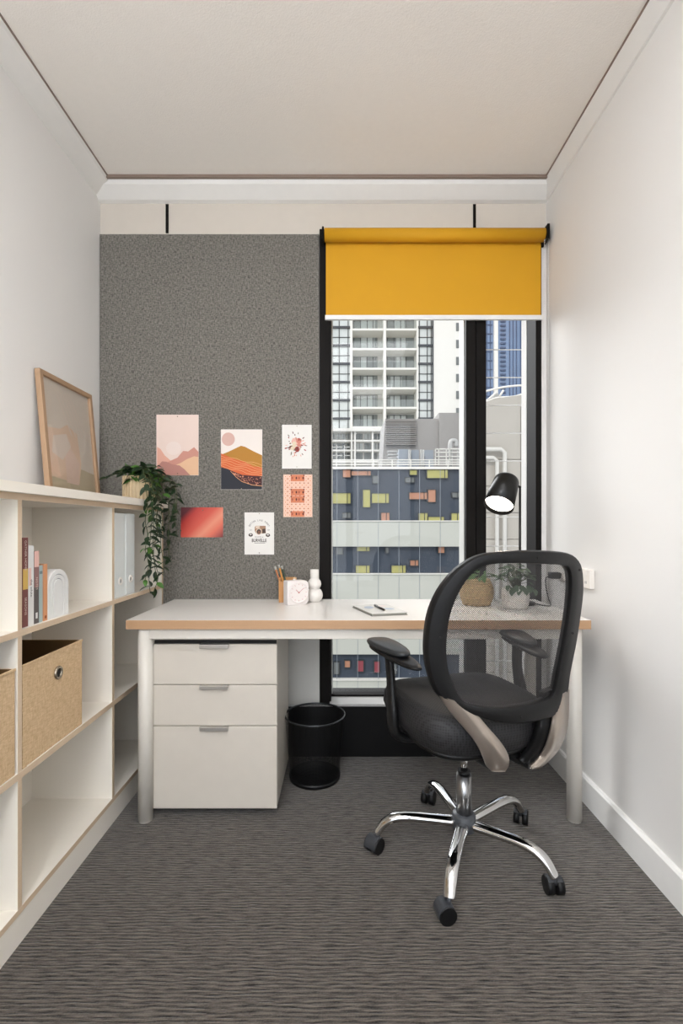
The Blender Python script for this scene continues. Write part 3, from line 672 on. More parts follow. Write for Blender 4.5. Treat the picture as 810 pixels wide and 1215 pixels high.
# wire bin
bn = thing('waste_bin', 'round black wire mesh waste bin on the carpet beside the drawers', 'bin', (-.114, 2.08, 0))
bc = Vector((-.1145, 2.08, 0)); BH = .268; r0, r1 = .106, .128
q = MB(); na, nz = 150, 52; vs = []; fs = []
def binp(a, t, dr=0): r = r0 + (r1 - r0) * t + dr; return bc + Vector((r * math.cos(a), r * math.sin(a), .012 + (BH - .014) * t))
hole = .74
for i in range(na):
    for j in range(nz):
        a0, a1 = 2 * PI * i / na, 2 * PI * (i + 1) / na; t0, t1 = j / nz, (j + 1) / nz; ac, tcn = (a0 + a1) / 2, (t0 + t1) / 2
        o_ = len(vs); cs = ((a0, t0), (a1, t0), (a1, t1), (a0, t1))
        vs += [binp(a, t) for a, t in cs] + [binp(ac + (a - ac) * hole, tcn + (t - tcn) * hole) for a, t in cs]
        fs += [(o_ + k, o_ + (k + 1) % 4, o_ + 4 + (k + 1) % 4, o_ + 4 + k) for k in range(4)]
q.add(vs, fs).build('mesh_wall', 'wire', bn)['kind'] = 'stuff'
MB().tube([bc + Vector((r1 * math.cos(2 * PI * k / 48), r1 * math.sin(2 * PI * k / 48), BH)) for k in range(48)], .0042, 10, closed=True).build('rim', 'rim', bn)
MB().lathe([(0, .0), (r0 + .002, .0), (r0 + .003, .016), (r0 - .004, .016), (r0 - .005, .006), (0, .006)], bc, 48).build('base', 'wire', bn)

# ---------------------------------------------------------------- things on the desk
# pen holder
ph = thing('pen_holder', 'square honey-coloured wooden pen holder by the felt panel', 'pen holder', (-.245, 2.185, DZ), math.radians(8))
q = MB(); w_, t, h = .076, .007, .105
q.box(-w_ / 2, -w_ / 2, 0, w_ / 2, -w_ / 2 + t, h - .012).box(-w_ / 2, w_ / 2 - t, 0, w_ / 2, w_ / 2, h).box(-w_ / 2, -w_ / 2 + t, 0, -w_ / 2 + t, w_ / 2 - t, h).box(w_ / 2 - t, -w_ / 2 + t, 0, w_ / 2, w_ / 2 - t, h).box(-w_ / 2 + t, -w_ / 2 + t, 0, w_ / 2 - t, w_ / 2 - t, t)
q.build('box', 'wood', ph, local=True, bevel=.001)
MB().box(w_ / 2 - .012, -w_ / 2 - .003, 0, w_ / 2 + .002, -w_ / 2 + .004, h + .006).build('corner_post', mat('pale_wood', (226, 186, 140), .5), ph, local=True, bevel=.001)
for k, (bx, ty, col, lab) in enumerate(((-.272, -.300, (176, 112, 74), 'brown pencil with a grey end leaning left in the pen holder'), (-.262, -.288, (206, 140, 60), 'orange pencil leaning in the middle of the pen holder'), (-.254, -.280, (58, 74, 56), 'dark green pencil, rightmost in the pen holder'))):
    b0, t0 = Vector((bx + .02, 2.178 + k * .006, DZ + .008)), Vector((ty - .0 + k * .004, 2.176 + k * .012, DZ + .158 + (k % 2) * .006)); o = thing('pencil', lab, 'pencil', b0, group='pencils in the pen holder')
    e_ = b0 + (t0 - b0) * .9
    MB().cyl(b0, e_, .0042, n=6).build('shaft', mat('pencil_paint', col, .4), o); MB().cyl(e_, t0, .0046, n=10).build('end_cap', mat('grey_tip', (170, 168, 160), .4), o)
# clock
ck = thing('desk_clock', 'small square white alarm clock turned to the right, in front of the pen holder', 'clock', (-.197, 2.10, DZ), math.radians(30))
w_ = .1; R_ = .02
def rrect(y, w2, z0, z1, r, rl):
    pts = []
    for cx_, cz, a0, rr_ in ((w2 - r, z0 + r, -90, r), (w2 - r, z1 - r, 0, r), (-w2 + rl, z1 - rl, 90, rl), (-w2 + rl, z0 + rl, 180, rl)):
        pts += [Vector((cx_ + rr_ * math.cos(math.radians(a0 + k * 15)), y, cz + rr_ * math.sin(math.radians(a0 + k * 15)))) for k in range(7)]
    return pts
cl = mat('clock_white', (232, 224, 220), .35)
MB().prism(rrect(-.022, .05, 0, .104, .022, .004), rrect(.022, .05, 0, .104, .022, .004)).build('case', cl, ck, local=True, bevel=.0015)
cz = .053
MB().tube([(.002 + .043 * math.cos(2 * PI * k / 40), -.0235, cz + .043 * math.sin(2 * PI * k / 40)) for k in range(40)], .004, 8, closed=True).build('bezel', cl, ck, local=True)
MB().cyl((.002, -.0218, cz), (.002, -.0235, cz), .041, n=40).build('dial', mat('dial_pale', (232, 224, 220), .5), ck, local=True)
hm = mat('rose_gold', (196, 132, 126), .4)
MB().bar((.002, -.0245, cz), (.026, -.0245, cz + .018), .0016, .001, (0, 1, 0)).build('minute_hand', hm, ck, local=True)
MB().bar((.002, -.0250, cz), (-.012, -.0250, cz + .013), .0022, .001, (0, 1, 0)).build('hour_hand', hm, ck, local=True)
MB().cyl((.002, -.0235, cz), (.002, -.0262, cz), .0035, n=14).build('hub', hm, ck, local=True)
for k in range(12):
    a = k * PI / 6; MB().bar((.002 + .032 * math.cos(a), -.0240, cz + .032 * math.sin(a)), (.002 + .038 * math.cos(a), -.0240, cz + .038 * math.sin(a)), .0012, .0008, (0, 1, 0)).build('tick', hm, ck, local=True)
MB().cyl((-.008, 0, .104), (-.008, 0, .110), .006, n=16).build('alarm_button', cl, ck, local=True)
# bubble vase
vc = Vector((PX(373, 2.17), 2.17, DZ)); prof = [(0, .0), (.022, .0)]
def sph(r, c, a0, a1, n=9): return [(r * math.cos(math.radians(a0 + (a1 - a0) * k / n)), c + r * math.sin(math.radians(a0 + (a1 - a0) * k / n))) for k in range(n + 1)]
prof += sph(.037, .030, -52, 50) + sph(.030, .080, -50, 52) + [(.0195, .108), (.0195, .144), (.0155, .144), (.0155, .11), (0, .11)]
o = MB().lathe(prof, vc, 36).build('bubble_vase', 'potwhite'); tag(o, 'white stacked-bubble ceramic vase beside the square clock', 'vase')
# notebook and pen
nb = thing('notebook', 'grey notebook with a pale cover lying on the desk', 'notebook', (.15, 1.93, DZ))
nbq = [Vector((.045, 2.01, 0)), Vector((.114, 1.812, 0)), Vector((.252, 1.842, 0)), Vector((.190, 2.045, 0))]
def slab(q4, z0, z1, inset=0):
    c_ = sum(q4, Vector()) / 4; k = 1 - inset
    a = [c_ + (v - c_) * k for v in q4]; return MB().prism([v + Vector((0, 0, z0)) for v in a], [v + Vector((0, 0, z1)) for v in a])
slab(nbq, DZ, DZ + .0025).build('back_cover', mat('grey_cover', (120, 118, 110), .6), nb)
slab(nbq, DZ + .0025, DZ + .0085, .03).build('page_block', mat('grey_pages', (150, 148, 138), .8), nb)
slab(nbq, DZ + .0085, DZ + .0105).build('front_cover', mat('pale_cover', (214, 212, 206), .6), nb)
for (cx_, cy_, sx_, sy_, k) in ((.11, 1.95, .02, .03, 0), (.16, 1.985, .025, .02, 1), (.19, 1.92, .02, .02, 0)):
    q = MB(); q.cur = k; q.add([(cx_ + sx_ * math.cos(a * PI / 5), cy_ + sy_ * math.sin(a * PI / 5), DZ + .0108) for a in range(10)], [list(range(10))])
    q.build('cover_print', [cmat('blue_wash', (176, 186, 198)), cmat('rose_wash', (226, 214, 206))], nb)
pe = thing('pen', 'slim dark pen resting on the grey notebook', 'pen', (.15, 1.9, DZ + .0105))
a, b = Vector((.135, 1.975, DZ + .0155)), Vector((.165, 1.865, DZ + .0155))
MB().cyl(a, b, .0038, n=12).build('barrel', 'lamp', pe); MB().cyl(b, b + (b - a).normalized() * .012, .0034, .0008, n=12).build('tip', 'nickel', pe)
MB().bar(a + Vector((0, 0, .0048)), a + (b - a) * .35 + Vector((0, 0, .0048)), .002, .001).build('clip', 'nickel', pe)

# seagrass basket with plant
bk = thing('basket_plant', 'bright green plant in a round woven seagrass basket, seen through the chair mesh', 'plant', (.583, 2.09, DZ))
c0 = Vector((.583, 2.09, DZ))
for j in range(11):
    t = j / 10; r = .048 + .018 * math.sin(PI * (t * .85 + .1)); z = .006 + t * .102
    MB().tube([c0 + Vector(((r + .0018 * (1 if (k + j) % 2 else -1)) * math.cos(2 * PI * k / 36), (r + .0018 * (1 if (k + j) % 2 else -1)) * math.sin(2 * PI * k / 36), z)) for k in range(36)], .0058, 6, closed=True).build('coil', 'wicker', bk)
MB().lathe([(0, 0), (.05, .001), (.058, .05), (.05, .10), (0, .095)], c0).build('inner_pot', 'soil', bk)
lb = leaf_mesh('broad_leaf', .062, .017, 'leaf2'); lg = leaf_mesh('grey_leaf', .036, .0145, 'variegated', .3)
def bush(parent, c0, n, me, r, h, lean=(0, 0), sc=1):
    st = MB()
    for k in range(n):
        a = 2.4 * k + random.uniform(-.3, .3); rr_ = r * math.sqrt((k + .5) / n); e_ = c0 + Vector((rr_ * math.cos(a) + lean[0], rr_ * math.sin(a) * .8 + lean[1], h * (1 - .55 * (rr_ / r) ** 2) * random.uniform(.75, 1.05)))
        st.tube([c0, c0 + (e_ - c0) * .5 + Vector((0, 0, .012)), e_], .0011, 5)
        put_leaf(me, parent, e_, (math.cos(a), math.sin(a) * .8, random.uniform(-.3, .5)), random.uniform(-.5, .5), sc * random.uniform(.75, 1.1))
    st.build('stems', 'stem', parent)
bush(bk, c0 + Vector((.01, 0, .095)), 16, lb, .055, .05, (.018, -.005), .8)
# white pot plant
wp = thing('potted_plant', 'grey-green leafy plant in a small ribbed white pot on the desk', 'plant', (.715, 1.99, DZ))
c1 = Vector((.715, 1.99, DZ)); q = MB(); n = 60
prof = [(.040, 0), (.050, .012), (.054, .05), (.052, .086), (.047, .086), (.045, .075)]
vs = []
for r, z in prof: vs += [c1 + Vector(((r + .0012 * (k % 2)) * math.cos(2 * PI * k / n), (r + .0012 * (k % 2)) * math.sin(2 * PI * k / n), z)) for k in range(n)]
q.add(vs, [(i * n + j, i * n + (j + 1) % n, (i + 1) * n + (j + 1) % n, (i + 1) * n + j) for i in range(len(prof) - 1) for j in range(n)]).lathe([(0, 0.0005), (.04, 0.0005)], c1).build('pot', 'potwhite', wp)
MB().lathe([(0, .076), (.046, .074)], c1).build('soil', 'soil', wp)
bush(wp, c1 + Vector((0, 0, .075)), 54, lg, .060, .105, (-.002, -.008), .95)
for k in range(12):
    e_ = c1 + Vector((-.045 + .009 * k + random.uniform(-.006, .006), -.045, .100 - (k % 3) * .008)); put_leaf(lg, wp, e_, (random.uniform(-.6, .3), -.55, -.5), 0, .8)

# desk lamp
lp = thing('desk_lamp', 'black desk lamp with tilted cylindrical shade, switched on, behind the chair', 'lamp', (.776, 2.10, DZ))
lx, ly = .776, 2.105
MB().lathe([(0, 0), (.062, 0), (.064, .004), (.062, .010), (.012, .013), (0, .013)], (lx, ly, DZ)).build('base', 'lamp', lp)
MB().cyl((lx, ly, DZ + .01), (lx, ly, PZ(577, ly)), .005, n=14).cyl((lx, ly, PZ(577, ly) - .006), (lx - .022, ly - .01, PZ(573, ly)), .004, n=10).build('pole', 'lamp', lp)
ax = Vector((-.40, -.47, -.79)).normalized(); oc = W(591.3, 600, 2.03); tcn = oc - ax * .150
def frame_of(d):
    a = d.orthogonal().normalized(); return a, d.cross(a)
fa, fb = frame_of(ax)
def ringp(c_, r, n=40): return [c_ + (fa * math.cos(2 * PI * k / n) + fb * math.sin(2 * PI * k / n)) * r for k in range(n)]
q = MB(); prof = [(0, .001), (.035, 0), (.050, .006), (.0535, .016), (.0625, .150), (.0605, .150), (.052, .018), (0, .012)]
vs = []
for r, t in prof: vs += ringp(tcn + ax * t, max(r, 1e-4))
n = 40; q.add(vs, [(i * n + j, i * n + (j + 1) % n, (i + 1) * n + (j + 1) % n, (i + 1) * n + j) for i in range(len(prof) - 1) for j in range(n)], True).build('lamp_shade', 'lamp', lp)
q = MB(); vs = ringp(tcn + ax * .133, .0575); q.add(vs, [list(range(n))]).build('diffuser', mat('lit_diffuser', (255, 240, 222), .5, emit=14), lp, label='glowing white diffuser')
sl = bpy.data.lights.new('lamp_light', 'SPOT'); so = bpy.data.objects.new('lamp_light', sl); COL.objects.link(so)
sl.energy = 3.0; sl.spot_size = 1.9; sl.spot_blend = .8; sl.color = (1, .85, .68); sl.shadow_soft_size = .03
so.location = tcn + ax * .137; so.rotation_euler = ax.to_track_quat('-Z', 'Y').to_euler()

# sockets on the right wall
def socket(y0, y1, z0, z1, lab):
    o = thing('power_socket', lab, 'socket', (XR, (y0 + y1) / 2, z0))
    MB().box(XR - .020, y0, z0, XR, y1, z1).build('plate', 'whiteplastic', o, bevel=.003)
    for yy in (y0 + (y1 - y0) * .28, y0 + (y1 - y0) * .72):
        MB().box(XR - .0235, yy - .007, z1 - .022, XR - .019, yy + .007, z1 - .008).build('switch', 'whiteplastic', o, bevel=.001)
        MB().box(XR - .0205, yy - .005, z0 + .018, XR - .0195, yy - .003, z0 + .028).box(XR - .0205, yy + .003, z0 + .018, XR - .0195, yy + .005, z0 + .028).build('slot', 'dark', o)
    return o
socket(1.825, 1.925, .838, .912, 'white double power socket on the right wall just beyond the chair back')
socket(2.035, 2.135, .846, .915, 'white power socket with a black plug in it, nearer the window')
pl = lp
MB().box(XR - .068, 2.052, .852, XR - .0215, 2.086, .880).build('plug', 'plastic', pl, bevel=.006)
MB().tube(smooth_path([(XR - .066, 2.068, .862), (XR - .085, 2.06, .855), (XR - .089, 2.05, .82), (XR - .082, 2.04, .77), (XR - .078, 2.03, .744), (XR - .10, 2.04, .742), (lx + .06, ly - .02, .742)], 8), .0022, 7).build('cable', 'plastic', pl)

# ================================================================ OFFICE CHAIR
TH = math.radians(17); HUB = Vector((.402, 1.590, 0)); RV = Vector((math.cos(TH), math.sin(TH), 0)); FV = Vector((-math.sin(TH), math.cos(TH), 0))
chair = thing('office_chair', 'black mesh-back office chair with chrome five-star base at the desk', 'office chair', HUB, TH)
def LW(u, v, z): return HUB + RV * u + FV * v + Vector((0, 0, z))
def toL(p): d = p - HUB; return d.dot(RV), d.dot(FV), d.z
def gback(u, z): return -.268 + 1.0 * u * u - .10 * (z - .52) + .05 * max(0, .60 - z) * 2
def back_pt(px, py, off=0.0, g=gback):
    """point of the curved back surface (offset towards the sitter) that is seen at a frame pixel"""
    d = Vector(((px - CX) / F, 1, -(py - CY) / F)); v = -.25
    o = Vector((0, 0, CH))
    for _ in range(30):
        t = (v - (o - HUB).dot(FV)) / d.dot(FV); p = o + d * t; u, _v, z = toL(p); v = g(u, z)
    return p + FV * off
OUT = [(521.9, 827), (510.7, 803), (505.9, 777), (507, 747.4), (512.6, 721.5), (525.6, 695.6), (545.9, 673.3), (571.9, 658.5), (605.2, 654), (642.2, 653.3), (671.9, 655.5), (684.8, 662.2), (691.5, 675.2), (693, 699.3), (690.4, 725.2), (684.8, 762.2), (677.4, 799.3), (674.8, 819.6), (669, 838), (657, 851), (627.4, 858.5), (597.8, 859.3), (570, 852), (545, 843)]
INN = [(551.5, 833), (538.5, 814), (531, 788), (530.4, 758.5), (534.8, 728.9), (545.9, 701), (560.7, 680.7), (579.3, 670.5), (612.6, 668.5), (649.6, 669.6), (669.5, 671), (676.4, 677), (678, 695.6), (675.6, 725), (670, 762), (662.6, 799), (657.5, 823), (648, 830), (627.4, 836.3), (600, 840), (575, 839)]
PCX, PCY = 602, 757
def cr2(P, n=6):
    k = len(P); o = []
    for i in range(k):
        a, b, c, d = [Vector(P[(i + j) % k]) for j in (-1, 0, 1, 2)]
        for s_ in range(n):
            t = s_ / n; o.append(.5 * (2 * b + (c - a) * t + (2 * a - 5 * b + 4 * c - d) * t * t + (3 * b - a - 3 * c + d) * t ** 3))
    return o
def radial(poly, ang):
    dx, dy = math.cos(ang), math.sin(ang); best = 0
    k = len(poly)
    for i in range(k):
        x0, y0 = poly[i][0] - PCX, poly[i][1] - PCY; x1, y1 = poly[(i + 1) % k][0] - PCX, poly[(i + 1) % k][1] - PCY
        den = dx * (y1 - y0) - dy * (x1 - x0)
        if abs(den) < 1e-9: continue
        t = (x0 * (y1 - y0) - y0 * (x1 - x0)) / den; s_ = (x0 * dy - y0 * dx) / den
        if t > 0 and -1e-6 <= s_ <= 1 + 1e-6: best = max(best, t)
    return best
so_, si_ = cr2(OUT), cr2(INN); NA = 120
q = MB(); vs = []
strips = [[(0, .009), (.05, .001), (.11, -.0015)], [(.11, -.0015), (.5, -.004), (.92, -.002), (.97, 0)], [(.97, 0), (1, .004), (1, .022), (.97, .026)], [(.97, .026), (.5, .030), (.03, .026)], [(.03, .026), (0, .022), (0, .009)]]
innloop = []; NA = 160; vs = []; fs = []; bp_ = []
for k in range(NA):
    a = 2 * PI * k / NA; ro, ri = radial(so_, a), radial(si_, a); bp_.append((math.cos(a), math.sin(a), ro, ri))
    rm = ri + (ro - ri) * .25; innloop.append(toL(back_pt(PCX + rm * math.cos(a), PCY + rm * math.sin(a))))
for st_ in strips:                                             # outer edge to inner edge, offset towards the sitter; strips meet in crisp edges
    o_ = len(vs); ns = len(st_)
    for ca_, sa_, ro, ri in bp_:
        for s_, off in st_:
            rad = ro + (ri - ro) * s_; vs.append(back_pt(PCX + rad * ca_, PCY + rad * sa_, off))
    fs += [(o_ + i * ns + j, o_ + ((i + 1) % NA) * ns + j, o_ + ((i + 1) % NA) * ns + j + 1, o_ + i * ns + j + 1) for i in range(NA) for j in range(ns - 1)]
MB().add(vs, fs, True).build('back_frame', 'plastic', chair)
# screws on the frame
for x, y in ((637, 662), (685.5, 676), (677.5, 751), (522, 756), (617.5, 850.5)):
    p0 = back_pt(x, y, -.0065); MB().cyl(p0, p0 + FV * .006, .0035, n=12).build('screw', 'dark', chair)
# mesh: diamond lattice with real holes
poly = [(u, z) for u, v, z in innloop]
def inside(u, z):
    c = False; k = len(poly); j = k - 1
    for i in range(k):
        if (poly[i][1] > z) != (poly[j][1] > z) and u < (poly[j][0] - poly[i][0]) * (z - poly[i][1]) / (poly[j][1] - poly[i][1]) + poly[i][0]: c = not c
        j = i
    return c
us = [p[0] for p in poly]; zs = [p[1] for p in poly]; pit = .0052; h2 = pit / 2; vs = []; fs = []; HS = .61
for i in range(int((max(us) - min(us)) / h2) + 2):
    for j in range(int((max(zs) - min(zs)) / h2) + 2):
        if (i + j) % 2: continue
        u, z = min(us) + i * h2, min(zs) + j * h2
        if not inside(u, z): continue
        o_ = len(vs)
        for k_ in (1, HS):
            for du, dz in ((-1, 0), (0, -1), (1, 0), (0, 1)):
                uu, zz = u + du * h2 * k_, z + dz * h2 * k_; vs.append(LW(uu, gback(uu, zz) + .012, zz))
        fs += [(o_ + k, o_ + (k + 1) % 4, o_ + 4 + (k + 1) % 4, o_ + 4 + k) for k in range(4)]
MB().add(vs, fs).build('back_mesh', 'mesh', chair)['kind'] = 'stuff'
# silver ribbons with black inner ribs, curling under the seat
def g2(u, z):
    b = gback(u, max(z, .52)); t = max(0, min(1, (.52 - z) / .14)); return b + .055 * t * t
def ribbon(pairs, name, mt, o1=-.004, o2=.007, tail=None):
    A = cr_open([p[0] for p in pairs]); B = cr_open([p[1] for p in pairs]); vs = []
    for a, b in zip(A, B):
        m_ = (a + b) / 2
        vs += [back_pt(a.x, a.y, o1 + .003, g2), back_pt(m_.x, m_.y, o1, g2), back_pt(b.x, b.y, o1 + .003, g2), back_pt(b.x, b.y, o2, g2), back_pt(a.x, a.y, o2, g2)]
    n = 5; k = len(A)
    MB().add(vs, [(i * n + j, i * n + (j + 1) % n, (i + 1) * n + (j + 1) % n, (i + 1) * n + j) for i in range(k - 1) for j in range(n)] + [tuple(range(n)), tuple(range((k - 1) * n, k * n))[::-1]], True).build(name, mt, chair, label='champagne silver curved arm' if mt == 'silver' else None)
def cr_open(P, n=6):
    P = [Vector((*p, 0)) for p in P]; return smooth_path(P, n)
LEFT = [((521.9, 826), (552, 834)), ((533, 843), (565, 847)), ((546, 858.5), (577, 861)), ((564.4, 880.7), (594, 880.7)), ((573.7, 899), (602.5, 895.6)), ((577.5, 909), (603.5, 907)), ((583, 915), (599, 915.5))]
RIGHT = [((657.5, 827), (675, 818)), ((657, 847), (674, 854)), ((653, 869.6), (670, 873)), ((646, 890), (661, 891.9)), ((636, 903), (643, 909.5)), ((629, 909), (631, 913))]
ribbon(LEFT, 'back_support', 'silver'); ribbon(RIGHT, 'back_support', 'silver')
ribbon([((a[0] + 4, a[1] - 2), (b[0] - 3, b[1] - 2)) for a, b in LEFT], 'support_rib', 'plastic', .012, .030)
ribbon([((a[0] - 9, a[1] - 3), (b[0] - 3, b[1] - 4)) for a, b in RIGHT], 'support_rib', 'plastic', .010, .034)
for sgn, pxy in ((-1, (589, 911)), (1, (632, 908))):
    p0 = back_pt(*pxy, .012, g2); e0 = LW(sgn * .045, -.05, .392)
    MB().tube(smooth_path([p0, p0 * .6 + e0 * .4 + Vector((0, 0, -.004)), e0], 6), .014, 10, flat=1.3).build('support_foot', 'plastic', chair)
# seat cushion
def sup(a, ru, rv, n=3.4):
    c, s_ = math.cos(a), math.sin(a); return ru * math.copysign(abs(c) ** (2 / n), c), rv * math.copysign(abs(s_) ** (2 / n), s_)
q = MB(); NS = 56; vs = []
prof = [(.0, .410), (.55, .408), (.84, .416), (.955, .440), (1.0, .472), (.985, .500), (.94, .517), (.84, .527), (.6, .530), (.3, .526), (.0, .523)]
def seatring(s_, z):
    out = []
    for k in range(NS):
        u, v = sup(2 * PI * k / NS, .228 * s_, .235 * s_); vv = v + .030
        dz = -.22 * max(0, vv - .13) ** 1.3 * (1 if z > .46 else .2) + .25 * u * u * (1 if z > .5 else 0) - (.018 * (1 if z < .47 else 0) * max(0, -vv / .2))
        out.append(LW(u, vv, z + dz))
    return out
for s_, z in prof: vs += seatring(max(s_, .001), z)
q.add(vs, [(i * NS + j, i * NS + (j + 1) % NS, (i + 1) * NS + (j + 1) % NS, (i + 1) * NS + j) for i in range(len(prof) - 1) for j in range(NS)], True).build('seat', 'seat', chair)
q = MB(); vs = []; pr2 = [(.0, .392), (.5, .392), (.80, .400), (.90, .418), (.90, .43), (0, .43)]
for s_, z in pr2: vs += seatring(max(s_, .001), z)
q.add(vs, [(i * NS + j, i * NS + (j + 1) % NS, (i + 1) * NS + (j + 1) % NS, (i + 1) * NS + j) for i in range(len(pr2) - 1) for j in range(NS)], True).build('seat_shell', 'plastic', chair)
q = MB(); q.box(-.07, -.09, .355, .07, .10, .398); q.xf(Matrix.Translation(HUB) @ Matrix.Rotation(TH, 4, 'Z')).build('tilt_mechanism', 'plastic', chair, bevel=.01)
# armrests
for sg in (-1, 1):
    pts = smooth_path([LW(sg * .10, .02, .392), LW(sg * .20, .02, .398), LW(sg * .238, .022, .425), LW(sg * .242, .030, .50), LW(sg * .240, .045, .58), LW(sg * .243, .050, .64), LW(sg * .246, .052, .672)], 5)
    k = len(pts); rs = [.022 + .007 * max(0, 1 - abs(i / k - .42) * 5) + (.006 * max(0, (i / k - .85) / .15)) for i in range(k)]
    MB().tube(pts, rs, 14, flat=.62).build('armrest_post', 'plastic', chair)
    def pad(v0, v1, hw, z0, z1, nm, mt, yaw):
        c_ = Vector(((v0 + v1) / 2)); hl = (v1.x - v0.x)
        pass
    def padmesh(vc_, hl, hw, zc0, th, uo, nm, mt, drop=0.0):
        q = MB(); vs = []; n = 36
        rings = [(.0, 0), (.85, 0), (.97, .25), (1, .5), (.96, .8), (.82, .96), (.5, 1.06), (0, 1.1)]
        for s_, t in rings:
            for k_ in range(n):
                a, b = sup(2 * PI * k_ / n, hw * max(s_, .001), hl * max(s_, .001), 2.6)
                v = b + vc_; a2 = a * (1 + .25 * b / hl)
                u = sg * uo + sg * (.14 * (v - .03)) + a2
                vs.append(LW(u, v, zc0 + th * t + .05 * (v - .0) - drop * max(0, -(v - vc_) / hl)))
        q.add(vs, [(i * n + j, i * n + (j + 1) % n, (i + 1) * n + (j + 1) % n, (i + 1) * n + j) for i in range(len(rings) - 1) for j in range(n)], True).build(nm, mt, chair)
    padmesh(.010, .135, .037, .660, .016, .243, 'armrest_tray', 'plastic', .004)
    padmesh(.045, .100, .043, .675, .020, .243, 'armrest_pad', 'padp')
# column and base
MB().cyl(LW(0, 0, .25), LW(0, 0, .36), .0125, n=24).build('gas_lift', 'chrome', chair)
MB().cyl(LW(0, 0, .262), LW(0, 0, .275), .020, n=24).build('lift_collar', 'plastic', chair)
MB().cyl(LW(0, 0, .12), LW(0, 0, .262), .0245, n=28).build('column_sleeve', mat('dark_chrome', (165, 165, 166), .3, metal=1), chair)
MB().lathe([(0, .078), (.030, .078), (.037, .084), (.038, .128), (.033, .136), (0, .136)], HUB).build('base_hub', mat('grey_hub', (74, 76, 80), .4), chair)
for k in range(5):
    a = math.radians(176 - 72 * k); dr_ = Vector((math.cos(a), math.sin(a), 0)); P_ = lambda r, z: HUB + dr_ * r + Vector((0, 0, z))
    pts = smooth_path([P_(.030, .106), (P_(.10, .111)), P_(.175, .115), P_(.225, .110), P_(.258, .092), P_(.278, .066), P_(.284, .056)], 5)
    rs = [.0205 + (.0175 - .0205) * i / (len(pts) - 1) for i in range(len(pts))]
    MB().tube(pts, rs, 18, flat=.72).build('base_leg', 'chrome', chair)
    # caster
    cc = P_(.286, 0); ta = a + (.9, -.7, .6, 2.3, -1.0)[k]; tdir = Vector((math.cos(ta), math.sin(ta), 0)); wc = cc + tdir * .012; axd = Vector((-tdir.y, tdir.x, 0))
    cs = MB().cyl(cc + Vector((0, 0, .035)), cc + Vector((0, 0, .062)), .0065, n=12)
    hood = []; 
    for s_ in (-1, 1):
        hood.append([wc + axd * s_ * .021 + tdir * (.0262 * math.cos(t)) + Vector((0, 0, .026 + .0262 * math.sin(t))) for t in [math.radians(x) for x in range(-15, 150, 15)]])
    cs.prism(hood[0], hood[1]); ca = cs.build('caster', 'gunmetal', chair)
    for s_ in (-1, 1): MB().cyl(wc + axd * s_ * .005 + Vector((0, 0, .0245)), wc + axd * s_ * .0245 + Vector((0, 0, .0245)), .0245, n=28).build('wheel', 'plastic', ca)

# ================================================================ OUTSIDE
ext = dict(
    white=mat('white_render', (232, 230, 224), .8, var=.03, scale=.3), cream=mat('cream_soffit', (238, 230, 214), .85),
    slab=mat('dark_slab', (66, 70, 76), .6), mull=mat('dark_mullion', (56, 60, 62), .5),
    wing=mat('pale_curtain_glass', (205, 210, 208), .25, var=.25, scale=.45), wind=mat('dark_window', (138, 144, 142), .2, var=.5, scale=.6),
    balu=glass_mat('balustrade_glass', (.93, .96, .95), 3.0), grey=mat('grey_cladding', (150, 147, 144), .7, var=.04, scale=.5),
    louv=mat('louvre_metal', (146, 142, 138), .5), louvd=mat('louvre_dark', (60, 58, 56), .8),
    pod=mat('slate_facade', (54, 64, 78), .55, var=.16, scale=.5), band=mat('concrete_band', (192, 194, 186), .8, var=.03, scale=.3),
    yel=mat('yellow_tinted_window', (176, 172, 104), .4, var=.12, scale=2), ora=mat('orange_tinted_window', (184, 132, 106), .4, var=.12, scale=2), gw=mat('grey_tinted_window', (112, 116, 116), .4),
    joint=mat('pale_joint', (150, 158, 166), .6), duct=mat('galvanised_duct', (178, 178, 176), .4, metal=.3), bluebox=mat('blue_grey_plant', (142, 150, 160), .6),
    block=mat('precast_panel', (174, 169, 161), .85, var=.05, scale=1.5), pipe=mat('painted_pipe', (202, 200, 194), .5),
    blue=mat('blue_glass', (124, 144, 176), .15, var=.3, scale=.12), bluem=mat('blue_mullion', (78, 92, 120), .4), red=mat('red_glass', (150, 70, 80), .5), ground=mat('street_asphalt', (120, 120, 118), .9),
    wallbeam=mat('own_building_edge', (215, 212, 205), .8))
for k, v in ext.items(): M['x_' + k] = v
def xb(px0, py0, px1, py1, d, dep): return (PX(px0, d), d, PZ(py1, d), PX(px1, d), d + dep, PZ(py0, d))
def part(name, mt, par, *a, **k): return MB().box(*xb(*a)).build(name, 'x_' + mt, par, **k)
GZ = -14
struct(MB().box(-90, 3, GZ - .3, 110, 200, GZ).build('ground', 'x_ground'))
